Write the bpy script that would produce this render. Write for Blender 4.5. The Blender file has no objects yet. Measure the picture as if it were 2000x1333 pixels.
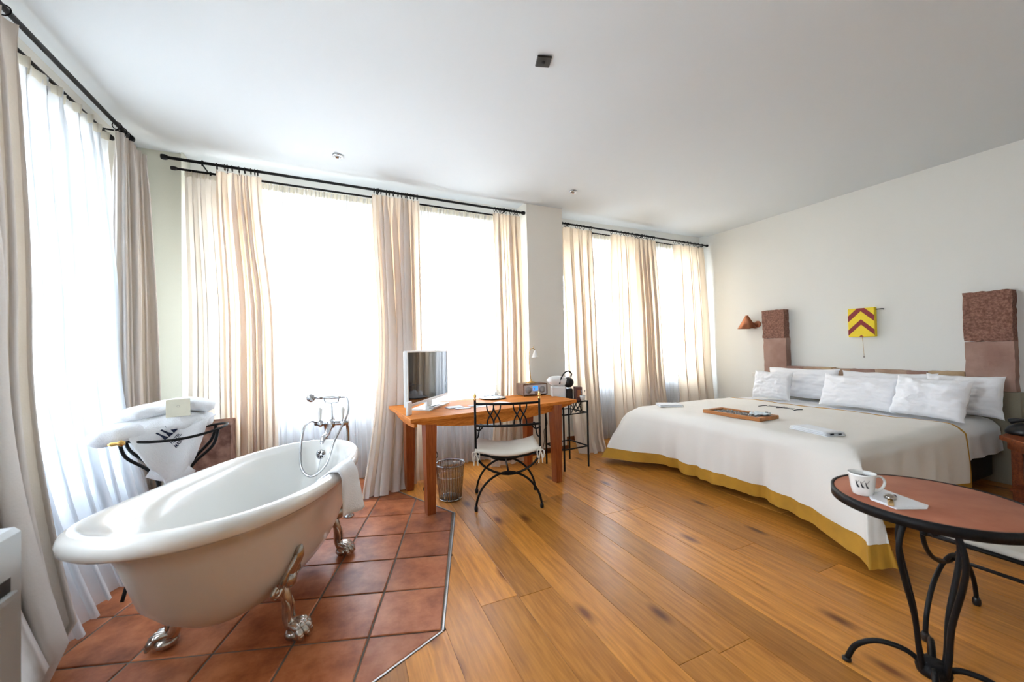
import bpy, math, random
from mathutils import Vector, Matrix, noise
R = random.Random(7)
PI = math.pi
C = bpy.context.scene.collection
scene = bpy.context.scene

# ------------------------------------------------------------------ camera
cam_d = bpy.data.cameras.new('camera'); cam = bpy.data.objects.new('camera', cam_d); C.objects.link(cam)
f_px, pitch, roll, yaw = 751.46, 0.0159123, -0.0195343, 0.42188
cr, sr, cp, sp, cy, sy = math.cos(roll), math.sin(roll), math.cos(pitch), math.sin(pitch), math.cos(yaw), math.sin(yaw)
def _yw(v): return Vector((v[0]*cy + v[1]*sy, -v[0]*sy + v[1]*cy, v[2]))
_r = _yw((cr, -sr*sp, sr*cp)); _u = _yw((-sr, -cr*sp, cr*cp)); _f = _yw((0, cp, sp))
m = Matrix((_r, _u, -_f)).transposed().to_4x4(); m.translation = Vector((0, 0, 1.33))
cam.matrix_world = m
cam_d.sensor_width = 36; cam_d.sensor_fit = 'HORIZONTAL'; cam_d.lens = f_px*36/2000
cam_d.clip_start = 0.05; cam_d.clip_end = 200
cam_d.dof.use_dof = True; cam_d.dof.focus_distance = 3.6; cam_d.dof.aperture_fstop = 2.4
scene.camera = cam

# ------------------------------------------------------------------ world and light
W = bpy.data.worlds.new('sky'); scene.world = W; W.use_nodes = True
nt = W.node_tree; nt.nodes.clear()
wo = nt.nodes.new('ShaderNodeOutputWorld'); bg = nt.nodes.new('ShaderNodeBackground')
tc = nt.nodes.new('ShaderNodeTexCoord'); sx = nt.nodes.new('ShaderNodeSeparateXYZ')
rp = nt.nodes.new('ShaderNodeValToRGB')
nt.links.new(tc.outputs['Generated'], sx.inputs[0]); 
mr = nt.nodes.new('ShaderNodeMapRange'); mr.inputs[1].default_value = -1; mr.inputs[2].default_value = 1
nt.links.new(sx.outputs['Z'], mr.inputs[0]); nt.links.new(mr.outputs[0], rp.inputs[0])
e = rp.color_ramp.elements
e[0].position = 0.0; e[0].color = (0.44, 0.43, 0.40, 1)      # street and yard below
e[1].position = 1.0; e[1].color = (0.80, 0.93, 1.08, 1)       # bright overcast sky
x_ = e.new(0.47); x_.color = (0.50, 0.50, 0.49, 1)
x_ = e.new(0.54); x_.color = (0.85, 0.95, 1.06, 1)
nt.links.new(rp.outputs[0], bg.inputs[0]); bg.inputs[1].default_value = 11.0
nt.links.new(bg.outputs[0], wo.inputs[0])
def portal(x, y, z, w, h, rz):
    ld = bpy.data.lights.new('window_portal', 'AREA'); ld.shape = 'RECTANGLE'; ld.size = w; ld.size_y = h
    ld.cycles.is_portal = True
    o = bpy.data.objects.new('window_portal', ld); C.objects.link(o)
    o.location = (x, y, z); o.rotation_euler = (-PI/2, 0, rz)
    o['kind'] = 'structure'
scene.view_settings.view_transform = 'Standard'; scene.view_settings.look = 'None'
scene.view_settings.gamma = 1; scene.view_settings.use_curve_mapping = False
scene.view_settings.exposure = 1.35

# ------------------------------------------------------------------ helpers
class MB:
    def __init__(s): s.v = []; s.f = []; s.sm = []
    def add(s, vs, fs, smooth=False):
        n = len(s.v); s.v += [tuple(v) for v in vs]
        for f in fs: s.f.append(tuple(n+i for i in f)); s.sm.append(smooth)
        return s
    def box(s, x0, y0, z0, x1, y1, z1, b=0.0, M=None):
        if b <= 0:
            vs = [(x, y, z) for z in (z0, z1) for y in (y0, y1) for x in (x0, x1)]
            fs = [(0,2,3,1),(4,5,7,6),(0,1,5,4),(2,6,7,3),(0,4,6,2),(1,3,7,5)]
        else:
            b = min(b, abs(x1-x0)*.49, abs(y1-y0)*.49, abs(z1-z0)*.49)
            vs = []; idx = {}
            for i, (x, sx_) in enumerate(((x0, 1), (x1, -1))):
                for j, (y, sy_) in enumerate(((y0, 1), (y1, -1))):
                    for k, (z, sz_) in enumerate(((z0, 1), (z1, -1))):
                        idx[(i,j,k,0)] = len(vs); vs.append((x, y+sy_*b, z+sz_*b))
                        idx[(i,j,k,1)] = len(vs); vs.append((x+sx_*b, y, z+sz_*b))
                        idx[(i,j,k,2)] = len(vs); vs.append((x+sx_*b, y+sy_*b, z))
            g = idx
            fs = []
            for i in (0,1):
                fs.append((g[(i,0,0,0)], g[(i,1,0,0)], g[(i,1,1,0)], g[(i,0,1,0)]))
                fs.append((g[(0,i,0,1)], g[(1,i,0,1)], g[(1,i,1,1)], g[(0,i,1,1)]))
                fs.append((g[(0,0,i,2)], g[(1,0,i,2)], g[(1,1,i,2)], g[(0,1,i,2)]))
            for a in (0,1):
                for c in (0,1):
                    fs.append((g[(a,c,0,0)], g[(a,c,1,0)], g[(a,c,1,1)], g[(a,c,0,1)]))
                    fs.append((g[(a,0,c,0)], g[(a,1,c,0)], g[(a,1,c,2)], g[(a,0,c,2)]))
                    fs.append((g[(0,a,c,1)], g[(1,a,c,1)], g[(1,a,c,2)], g[(0,a,c,2)]))
            for i in (0,1):
                for j in (0,1):
                    for k in (0,1): fs.append((g[(i,j,k,0)], g[(i,j,k,1)], g[(i,j,k,2)]))
        if M: vs = [M @ Vector(v) for v in vs]
        return s.add(vs, fs)
    def tube(s, pts, r, n=8, closed=False, cap=True, flat=1.0):
        pts = [Vector(p) for p in pts]; N = len(pts)
        rr = r if isinstance(r, (list, tuple)) else [r]*N
        up = None; vs = []
        for i, p in enumerate(pts):
            a = pts[(i-1) % N] if (i > 0 or closed) else p
            b = pts[(i+1) % N] if (i < N-1 or closed) else p
            t = (b-a).normalized() if (b-a).length > 1e-9 else Vector((0,0,1))
            if up is None:
                up = t.orthogonal().normalized()
                if abs(t.z) < .9: up = (Vector((0,0,1)) - t*t.z).normalized()
            else:
                up = (up - t*up.dot(t))
                up = up.normalized() if up.length > 1e-6 else t.orthogonal().normalized()
            w = t.cross(up)
            for k in range(n):
                an = 2*PI*k/n
                vs.append(p + (up*math.cos(an)*flat + w*math.sin(an))*rr[i])
        fs = []
        for i in range(N if closed else N-1):
            j = (i+1) % N
            for k in range(n):
                fs.append((i*n+k, i*n+(k+1) % n, j*n+(k+1) % n, j*n+k))
        if cap and not closed:
            fs.append(tuple(reversed(range(n)))); fs.append(tuple((N-1)*n+k for k in range(n)))
        return s.add(vs, fs, True)
    def lathe(s, prof, n=24, c=(0,0,0), M=None, sx=1, sy=1):
        vs = []; fs = []
        for r, z in prof:
            for k in range(n):
                a = 2*PI*k/n; vs.append(Vector((c[0]+r*math.cos(a)*sx, c[1]+r*math.sin(a)*sy, c[2]+z)))
        for i in range(len(prof)-1):
            for k in range(n): fs.append((i*n+k, i*n+(k+1) % n, (i+1)*n+(k+1) % n, (i+1)*n+k))
        if prof[0][0] > 1e-5: fs.append(tuple(reversed(range(n))))
        if prof[-1][0] > 1e-5: fs.append(tuple((len(prof)-1)*n+k for k in range(n)))
        if M: vs = [M @ v for v in vs]
        return s.add(vs, fs, True)
    def ball(s, c, r, n=10, sc=(1,1,1), M=None):
        vs = []; fs = []; m_ = n//2+1
        for i in range(m_+1):
            th = PI*i/m_
            for k in range(n):
                a = 2*PI*k/n
                v = Vector((r*sc[0]*math.sin(th)*math.cos(a), r*sc[1]*math.sin(th)*math.sin(a), r*sc[2]*math.cos(th)))
                if M: v = M @ v
                vs.append(v + Vector(c))
        for i in range(m_):
            for k in range(n): fs.append((i*n+k, (i+1)*n+k, (i+1)*n+(k+1) % n, i*n+(k+1) % n))
        return s.add(vs, fs, True)
    def grid(s, fn, nu, nv, smooth=True, wrap=False):
        vs = [fn(i/nu, j/nv) for j in range(nv+1) for i in range(nu+1)]
        fs = [(j*(nu+1)+i, j*(nu+1)+i+1, (j+1)*(nu+1)+i+1, (j+1)*(nu+1)+i) for j in range(nv) for i in range(nu)]
        return s.add(vs, fs, smooth)
    def slab(s, fn, nu, nv, th):
        """closed cloth slab: fn gives the mid surface, th the thickness"""
        P = [[Vector(fn(i/nu, j/nv)) for i in range(nu+1)] for j in range(nv+1)]
        def nrm(i, j):
            a = P[j][min(i+1, nu)]-P[j][max(i-1, 0)]; b = P[min(j+1, nv)][i]-P[max(j-1, 0)][i]
            c_ = a.cross(b); return c_.normalized() if c_.length > 1e-9 else Vector((0,0,1))
        top = []; bot = []
        for j in range(nv+1):
            for i in range(nu+1):
                n_ = nrm(i, j); k = 0.25 if i in (0, nu) or j in (0, nv) else 1
                top.append(P[j][i]+n_*th*.5*k); bot.append(P[j][i]-n_*th*.5*k)
        W_ = nu+1; n0 = len(top); fs = []
        for j in range(nv):
            for i in range(nu):
                q = (j*W_+i, j*W_+i+1, (j+1)*W_+i+1, (j+1)*W_+i)
                fs.append(q); fs.append(tuple(n0+t for t in reversed(q)))
        for i in range(nu):
            fs.append((i+1, i, n0+i, n0+i+1)); a = nv*W_+i; fs.append((a, a+1, n0+a+1, n0+a))
        for j in range(nv):
            a = j*W_; fs.append((a, a+W_, n0+a+W_, n0+a)); b = a+nu; fs.append((b+W_, b, n0+b, n0+b+W_))
        return s.add(top+bot, fs, True)
    def prism(s, poly, z0, z1, inset=0.0, M=None):
        n = len(poly); P = [Vector((p[0], p[1])) for p in poly]
        ar = sum(P[i].x*P[(i+1) % n].y-P[(i+1) % n].x*P[i].y for i in range(n))
        if ar < 0: P.reverse()
        vs = [(p.x, p.y, z0) for p in P]; fs = [tuple(reversed(range(n)))]
        if inset > 0:
            vs += [(p.x, p.y, z1-inset*.7) for p in P]
            for i in range(n):
                d1 = (P[i]-P[i-1]); d2 = (P[(i+1) % n]-P[i])
                d1 = d1.normalized() if d1.length else d1; d2 = d2.normalized() if d2.length else d2
                n1 = Vector((-d1.y, d1.x)); n2 = Vector((-d2.y, d2.x)); bb = n1+n2
                k = inset/max(.35, 1+n1.dot(n2))
                vs.append((P[i].x+bb.x*k, P[i].y+bb.y*k, z1))
            for i in range(n):
                j = (i+1) % n
                fs += [(i, j, n+j, n+i), (n+i, n+j, 2*n+j, 2*n+i)]
            fs.append(tuple(range(2*n, 3*n)))
        else:
            vs += [(p.x, p.y, z1) for p in P]
            for i in range(n): j = (i+1) % n; fs.append((i, j, n+j, n+i))
            fs.append(tuple(range(n, 2*n)))
        if M: vs = [M @ Vector(v) for v in vs]
        return s.add(vs, fs)
    def mesh(s, name, mat):
        me = bpy.data.meshes.new(name); me.from_pydata(s.v, [], s.f)
        me.polygons.foreach_set('use_smooth', s.sm)
        if mat: me.materials.append(mat)
        me.update(); return me

def obj(name, mb, mat, parent=None, subsurf=0, local=True):
    o = bpy.data.objects.new(name, mb.mesh(name, mat)); C.objects.link(o)
    if parent: o.parent = parent
    if subsurf:
        md = o.modifiers.new('s', 'SUBSURF'); md.levels = subsurf; md.render_levels = subsurf
    return o
def tag(o, label=None, cat=None, group=None, kind=None):
    if label: o['label'] = label
    if cat: o['category'] = cat
    if group: o['group'] = group
    if kind: o['kind'] = kind
    return o
def thing(name, label, cat, loc=(0,0,0), rz=0, group=None):
    o = bpy.data.objects.new(name, None); C.objects.link(o); o.empty_display_size = .1
    o.location = loc; o.rotation_euler = (0,0,rz)
    return tag(o, label, cat, group)
def struct(name, mb, mat, parent=None):
    o = obj(name, mb, mat, parent)
    if not parent: o['kind'] = 'structure'
    return o
def copy_tree(o, parent=None):
    c = o.copy(); C.objects.link(c)
    if parent: c.parent = parent
    for ch in list(o.children): copy_tree(ch, c)
    return c
def spl(pts, n=8, closed=False):
    P = [Vector(p) for p in pts]; N = len(P); out = []
    rng = range(N if closed else N-1)
    for i in rng:
        if closed: p0, p1, p2, p3 = P[i-1], P[i], P[(i+1) % N], P[(i+2) % N]
        else: p0, p1, p2, p3 = P[max(i-1, 0)], P[i], P[i+1], P[min(i+2, N-1)]
        for k in range(n):
            t = k/n
            out.append(.5*((2*p1)+(p2-p0)*t+(2*p0-5*p1+4*p2-p3)*t*t+(3*p1-p0-3*p2+p3)*t**3))
    if not closed: out.append(P[-1])
    return out
def lerp(a, b, t): return a+(b-a)*t
def sstep(t): t = max(0, min(1, t)); return t*t*(3-2*t)
def nz(x, y=0, z=0): return noise.noise(Vector((x, y, z)))

# ------------------------------------------------------------------ materials
def _new(name):
    m_ = bpy.data.materials.new(name); m_.use_nodes = True
    n = m_.node_tree; b = n.nodes['Principled BSDF']; return m_, n, b
def mat(name, col, rough=.5, metal=0, var=0, vscale=5, bump=0, bscale=60, coat=0, spec=None, stretch=(1,1,1), sheen=0):
    m_, n, b = _new(name)
    b.inputs['Base Color'].default_value = (*col, 1); b.inputs['Roughness'].default_value = rough
    b.inputs['Metallic'].default_value = metal
    if coat: b.inputs['Coat Weight'].default_value = coat; b.inputs['Coat Roughness'].default_value = .08
    if spec is not None: b.inputs['Specular IOR Level'].default_value = spec
    if sheen: b.inputs['Sheen Weight'].default_value = sheen
    if var or bump:
        tc = n.nodes.new('ShaderNodeTexCoord'); mp = n.nodes.new('ShaderNodeMapping'); mp.inputs['Scale'].default_value = stretch
        n.links.new(tc.outputs['Object'], mp.inputs[0])
    if var:
        nn = n.nodes.new('ShaderNodeTexNoise'); nn.inputs['Scale'].default_value = vscale; nn.inputs['Detail'].default_value = 6
        n.links.new(mp.outputs[0], nn.inputs['Vector'])
        cr_ = n.nodes.new('ShaderNodeValToRGB')
        cr_.color_ramp.elements[0].position = .3; cr_.color_ramp.elements[1].position = .7
        cr_.color_ramp.elements[0].color = (*[max(0, c*(1-var)) for c in col], 1)
        cr_.color_ramp.elements[1].color = (*[min(1, c*(1+var)) for c in col], 1)
        n.links.new(nn.outputs['Fac'], cr_.inputs[0]); n.links.new(cr_.outputs[0], b.inputs['Base Color'])
    if bump:
        nb = n.nodes.new('ShaderNodeTexNoise'); nb.inputs['Scale'].default_value = bscale; nb.inputs['Detail'].default_value = 4
        bp = n.nodes.new('ShaderNodeBump'); bp.inputs['Strength'].default_value = bump; bp.inputs['Distance'].default_value = .01
        n.links.new(mp.outputs[0], nb.inputs['Vector']); n.links.new(nb.outputs['Fac'], bp.inputs['Height']); n.links.new(bp.outputs[0], b.inputs['Normal'])
    return m_
def wood(name, dark, light, axis='Y', rough=.3, coat=.3, scale=1.0, knots=True, per_obj=True, tone=.35, spec=.3):
    m_, n, b = _new(name); L = n.links.new
    tc = n.nodes.new('ShaderNodeTexCoord'); vec = tc.outputs['Object']
    oi = n.nodes.new('ShaderNodeObjectInfo')
    if per_obj:
        mu = n.nodes.new('ShaderNodeMath'); mu.operation = 'MULTIPLY'; mu.inputs[1].default_value = 37.0
        L(oi.outputs['Random'], mu.inputs[0])
        cx = n.nodes.new('ShaderNodeCombineXYZ'); 
        for i in range(3): L(mu.outputs[0], cx.inputs[i])
        va = n.nodes.new('ShaderNodeVectorMath'); va.operation = 'ADD'; L(vec, va.inputs[0]); L(cx.outputs[0], va.inputs[1]); vec = va.outputs[0]
    st = {'X': (1.2, 14, 14), 'Y': (14, 1.2, 14), 'Z': (14, 14, 1.2)}[axis]
    mp = n.nodes.new('ShaderNodeMapping'); mp.inputs['Scale'].default_value = tuple(a*scale for a in st); L(vec, mp.inputs[0])
    # broad figure
    n1 = n.nodes.new('ShaderNodeTexNoise'); n1.inputs['Scale'].default_value = .8; n1.inputs['Detail'].default_value = 5; n1.inputs['Distortion'].default_value = 1.6
    L(mp.outputs[0], n1.inputs['Vector'])
    n2 = n.nodes.new('ShaderNodeTexNoise'); n2.inputs['Scale'].default_value = 9; n2.inputs['Detail'].default_value = 10; n2.inputs['Distortion'].default_value = .4
    L(mp.outputs[0], n2.inputs['Vector'])
    mx = n.nodes.new('ShaderNodeMath'); mx.operation = 'MULTIPLY_ADD'; mx.inputs[1].default_value = .45; L(n1.outputs['Fac'], mx.inputs[0])
    m2 = n.nodes.new('ShaderNodeMath'); m2.operation = 'MULTIPLY'; m2.inputs[1].default_value = .55; L(n2.outputs['Fac'], m2.inputs[0]); L(m2.outputs[0], mx.inputs[2])
    wv = n.nodes.new('ShaderNodeTexWave'); wv.bands_direction = 'X' if axis != 'X' else 'Y'; wv.inputs['Scale'].default_value = .9; wv.inputs['Distortion'].default_value = 9; wv.inputs['Detail'].default_value = 3; wv.inputs['Detail Scale'].default_value = .6
    L(mp.outputs[0], wv.inputs['Vector'])
    mw = n.nodes.new('ShaderNodeMath'); mw.operation = 'MULTIPLY_ADD'; mw.inputs[1].default_value = .06; L(wv.outputs['Fac'], mw.inputs[0]); L(mx.outputs[0], mw.inputs[2]); mx = mw
    ra = n.nodes.new('ShaderNodeValToRGB'); ra.color_ramp.elements[0].position = .40; ra.color_ramp.elements[1].position = .70
    ra.color_ramp.elements[0].color = (*dark, 1); ra.color_ramp.elements[1].color = (*light, 1)
    L(mx.outputs[0], ra.inputs[0]); col = ra.outputs[0]
    if knots:
        mk = n.nodes.new('ShaderNodeMapping'); k = {'X': (1.3, 3.6, 3.6), 'Y': (3.6, 1.3, 3.6), 'Z': (3.6, 3.6, 1.3)}[axis]
        mk.inputs['Scale'].default_value = k; L(vec, mk.inputs[0])
        vo = n.nodes.new('ShaderNodeTexVoronoi'); vo.inputs['Scale'].default_value = .62; vo.voronoi_dimensions = '2D' if axis != 'Z' else '3D'; L(mk.outputs[0], vo.inputs['Vector'])
        kr = n.nodes.new('ShaderNodeValToRGB'); kr.color_ramp.elements[0].position = .02; kr.color_ramp.elements[1].position = .085
        kr.color_ramp.elements[0].color = (.30, .20, .13, 1); kr.color_ramp.elements[1].color = (1, 1, 1, 1)
        L(vo.outputs['Distance'], kr.inputs[0])
        mm = n.nodes.new('ShaderNodeMix'); mm.data_type = 'RGBA'; mm.blend_type = 'MULTIPLY'; mm.inputs[0].default_value = 1
        L(col, mm.inputs[6]); L(kr.outputs[0], mm.inputs[7]); col = mm.outputs[2]
    hs = n.nodes.new('ShaderNodeHueSaturation'); L(col, hs.inputs['Color'])
    if per_obj:
        mrn = n.nodes.new('ShaderNodeMapRange'); mrn.inputs[3].default_value = 1-tone; mrn.inputs[4].default_value = 1+tone
        L(oi.outputs['Random'], mrn.inputs[0]); L(mrn.outputs[0], hs.inputs['Value'])
    L(hs.outputs[0], b.inputs['Base Color'])
    bp = n.nodes.new('ShaderNodeBump'); bp.inputs['Strength'].default_value = .12; bp.inputs['Distance'].default_value = .004
    L(n2.outputs['Fac'], bp.inputs['Height']); L(bp.outputs[0], b.inputs['Normal'])
    b.inputs['Roughness'].default_value = rough; b.inputs['Coat Weight'].default_value = coat; b.inputs['Coat Roughness'].default_value = .15
    b.inputs['Specular IOR Level'].default_value = spec
    return m_
def cloth(name, col, tcol, fac=.4, alpha=0.0, weave=0.0):
    """woven cloth: diffuse + translucent (+ open weave)"""
    m_ = bpy.data.materials.new(name); m_.use_nodes = True; n = m_.node_tree; n.nodes.clear(); L = n.links.new
    o = n.nodes.new('ShaderNodeOutputMaterial'); d = n.nodes.new('ShaderNodeBsdfDiffuse'); t = n.nodes.new('ShaderNodeBsdfTranslucent')
    d.inputs[0].default_value = (*col, 1); t.inputs[0].default_value = (*tcol, 1)
    mx = n.nodes.new('ShaderNodeMixShader'); mx.inputs[0].default_value = fac
    L(d.outputs[0], mx.inputs[1]); L(t.outputs[0], mx.inputs[2]); out = mx.outputs[0]
    if weave:
        tc = n.nodes.new('ShaderNodeTexCoord'); nn = n.nodes.new('ShaderNodeTexNoise'); nn.inputs['Scale'].default_value = 90
        bp = n.nodes.new('ShaderNodeBump'); bp.inputs['Strength'].default_value = weave; bp.inputs['Distance'].default_value = .004
        L(tc.outputs['Object'], nn.inputs['Vector']); L(nn.outputs['Fac'], bp.inputs['Height'])
        L(bp.outputs[0], d.inputs['Normal'])
    if alpha:
        tr = n.nodes.new('ShaderNodeBsdfTransparent'); m3 = n.nodes.new('ShaderNodeMixShader'); m3.inputs[0].default_value = alpha
        L(out, m3.inputs[1]); L(tr.outputs[0], m3.inputs[2]); out = m3.outputs[0]
    L(out, o.inputs[0]); return m_
def glass(name, tint=(1,1,1), alpha=.9, rough=.02):
    m_ = bpy.data.materials.new(name); m_.use_nodes = True; n = m_.node_tree; n.nodes.clear(); L = n.links.new
    o = n.nodes.new('ShaderNodeOutputMaterial'); g = n.nodes.new('ShaderNodeBsdfGlossy'); g.inputs['Roughness'].default_value = rough
    t = n.nodes.new('ShaderNodeBsdfTransparent'); t.inputs[0].default_value = (*tint, 1)
    fr = n.nodes.new('ShaderNodeLayerWeight'); fr.inputs[0].default_value = .25
    mrn = n.nodes.new('ShaderNodeMapRange'); mrn.inputs[3].default_value = 1-alpha; mrn.inputs[4].default_value = .75; L(fr.outputs['Facing'], mrn.inputs[0])
    mx = n.nodes.new('ShaderNodeMixShader'); L(mrn.outputs[0], mx.inputs[0]); L(t.outputs[0], mx.inputs[1]); L(g.outputs[0], mx.inputs[2])
    L(mx.outputs[0], o.inputs[0]); return m_

M = {}
M['ceiling'] = mat('ceiling_paint', (.67,.71,.73), .9, bump=.05, bscale=200)
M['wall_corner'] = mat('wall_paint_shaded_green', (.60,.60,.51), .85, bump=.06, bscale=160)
M['wall_bay'] = mat('wall_paint_niche', (.86,.86,.82), .85)  # whiter than the other walls, standing in for light scattered behind the sheers
M['wall'] = mat('wall_paint', (.76,.75,.69), .85, bump=.06, bscale=160)
M['wall_bed'] = mat('wall_paint_pale', (.78,.79,.76), .85, bump=.06, bscale=160)
M['pillar'] = mat('pillar_paint', (.86,.83,.76), .85, bump=.06, bscale=160)
M['base'] = wood('baseboard_wood', (.16,.05,.018), (.34,.13,.05), 'X', .45, .1, knots=False)
M['oak'] = wood('oak_plank', (.42,.155,.022), (.68,.285,.050), 'Y', .31, .0, tone=.24, scale=.55, spec=.28)
M['desk'] = wood('desk_wood', (.50,.145,.022), (.82,.30,.062), 'X', .55, .0, knots=False, tone=.05, spec=.08)
M['desk_leg'] = wood('desk_leg_wood', (.24,.05,.010), (.42,.11,.025), 'Z', .36, .25, knots=False, tone=.05)
M['tray'] = wood('tray_wood', (.36,.13,.035), (.60,.25,.08), 'Y', .4, .1, knots=False, tone=.02)
M['night'] = wood('nightstand_wood', (.15,.032,.008), (.34,.085,.02), 'X', .45, .0, knots=False, tone=.02)
M['white'] = mat('white_paint', (.82,.83,.84), .4)
M['rad'] = mat('radiator_enamel', (.62,.62,.61), .4)
M['cabinet'] = mat('cabinet_enamel', (.50,.53,.54), .45)
M['win'] = mat('window_frame_paint', (.85,.85,.84), .4)
M['iron'] = mat('black_iron', (.006,.006,.007), .5, .0, bump=.15, bscale=120, spec=.25)
M['gold'] = mat('polished_brass', (.75,.48,.16), .22, 1)
M['chrome'] = mat('chrome', (.56,.58,.61), .10, 1)
M['oldchrome'] = mat('aged_chrome', (.50,.46,.42), .2, 1, var=.35, vscale=18)
M['enamel'] = mat('white_enamel', (.86,.86,.83), .12, coat=.5)
M['shell'] = mat('enamel_warm_bounce', (.76,.69,.61), .22, coat=.3)  # white enamel with warm shade and tile bounce put into its colour
M['curtain'] = cloth('curtain_cotton', (.85,.815,.78), (.88,.72,.54), .44, weave=.25)
M['curtain_bay'] = cloth('curtain_cotton_bay', (.80,.765,.72), (.86,.69,.50), .42, weave=.25)
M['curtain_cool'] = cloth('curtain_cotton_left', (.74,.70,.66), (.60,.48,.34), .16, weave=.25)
M['lining'] = cloth('curtain_lining', (.82,.80,.77), (.72,.62,.50), .24, weave=.2)
M['sheer'] = cloth('sheer_voile', (.90,.91,.92), (.93,.95,.98), .62, .34)
M['sheer_left'] = cloth('sheer_voile_dense', (.88,.89,.90), (.80,.86,.92), .42, .16)  # denser than the other sheers, to dim the left window's light
M['ruffle'] = cloth('sheer_heading', (.84,.82,.74), (.85,.80,.68), .4, .0)
M['spread'] = cloth('bedspread_cotton', (.87,.84,.79), (.8,.76,.7), .02, weave=.12)
M['border'] = mat('ochre_border', (.50,.255,.022), .8, var=.12, vscale=9)
M['sheet'] = cloth('white_bed_linen', (.90,.91,.93), (.8,.8,.85), .06, weave=.1)
M['pillow'] = cloth('white_pillow_cotton', (.91,.92,.95), (.8,.82,.9), .04, weave=.3)
M['towel'] = mat('white_terry', (.90,.92,.95), .95, bump=.6, bscale=160, sheen=.3)
M['cushion'] = mat('cushion_canvas', (.74,.70,.62), .9, bump=.3, bscale=120)
M['black'] = mat('black_plastic', (.010,.010,.012), .3)
M['dark'] = mat('dark_fabric', (.012,.012,.014), .9)
M['screen'] = mat('tv_screen', (.008,.008,.010), .05)
M['tvwhite'] = mat('white_plastic', (.80,.80,.79), .3)
M['bluelcd'] = None
M['silver'] = mat('silver_front', (.66,.67,.68), .45, .3)
M['grille'] = mat('speaker_grille', (.42,.42,.42), .6, .2, bump=.6, bscale=400)
M['walnut'] = wood('walnut_case', (.10,.05,.03), (.22,.12,.08), 'X', .4, .1, knots=False, tone=.02)
M['paper'] = mat('paper', (.84,.84,.86), .7)
M['purple'] = mat('plum_card', (.14,.02,.07), .5)
M['card'] = mat('cream_card', (.72,.69,.56), .7, var=.05, vscale=20)
M['copper'] = mat('brushed_copper', (.40,.16,.085), .36, .85, var=.2, vscale=10, stretch=(1,1,.2))
M['yellow'] = mat('yellow_enamel', (.90,.68,.01), .5)
M['red'] = mat('dark_red_enamel', (.24,.004,.008), .5)
M['ink'] = mat('black_ink', (.01,.012,.02), .7)
M['navy'] = mat('navy_thread', (.012,.02,.06), .8)
M['pebble'] = mat('grey_pebble', (.26,.26,.25), .6, var=.4, vscale=20)
M['glass'] = glass('window_glass', (1,1,1), .95, .01)
M['clear'] = glass('clear_glass', (.93,.96,.97), .86, .03)
M['bag'] = glass('bin_liner_film', (.86,.89,.92), .70, .18)
M['maroon'] = mat('maroon_slab', (.13,.05,.045), .4)
M['tea'] = mat('berry_tea', (.35,.02,.04), .3)
M['socket'] = mat('switch_plastic', (.78,.77,.73), .4)
M['trim'] = mat('aluminium_trim', (.42,.40,.38), .35, .8)
M['grout'] = mat('grey_grout', (.16,.14,.115), .9, var=.15, vscale=30)
M['subfloor'] = mat('dark_gap', (.03,.015,.006), .9)
M['cable'] = mat('black_cable', (.012,.012,.012), .5)
# emissive display
_m, _n, _b = _new('blue_display'); _b.inputs['Base Color'].default_value = (.02,.10,.35,1)
_b.inputs['Emission Color'].default_value = (.03,.18,.62,1); _b.inputs['Emission Strength'].default_value = .9; M['bluelcd'] = _m
def stone(name, dark, light, rough=.9, bump=.8, bs=22, vs=9):
    m_ = mat(name, light, rough, bump=bump, bscale=bs, var=.01, vscale=vs)
    for n in m_.node_tree.nodes:
        if n.type == 'VALTORGB':
            n.color_ramp.elements[0].color = (*dark, 1); n.color_ramp.elements[1].color = (*light, 1)
            n.color_ramp.elements[0].position = .38; n.color_ramp.elements[1].position = .64
    return m_
M['stone_red'] = stone('rough_red_sandstone', (.17,.075,.052), (.32,.165,.12), bs=45, vs=60, bump=1.0)
M['stone_smooth'] = stone('smooth_red_sandstone', (.29,.165,.13), (.40,.26,.21), bs=40, vs=4, bump=.15)
M['stone_ochre'] = stone('ochre_sandstone', (.40,.27,.15), (.56,.42,.26), bs=40, vs=5, bump=.4)
M['stone_tan'] = stone('tan_sandstone', (.42,.28,.20), (.56,.41,.31), bs=40, vs=5, bump=.4)
M['stone_cube'] = stone('dressed_red_sandstone', (.13,.055,.038), (.27,.145,.10), bs=30, vs=14, bump=.6)
M['plinth'] = mat('cream_render_shaded', (.28,.25,.18), .9, bump=.2, bscale=60)  # cream render darkened, the shadow beside the bed put into its colour
M['tabletop'] = stone('terracotta_slab', (.36,.100,.045), (.50,.185,.10), rough=.6, bs=60, vs=5, bump=.1)
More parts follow.
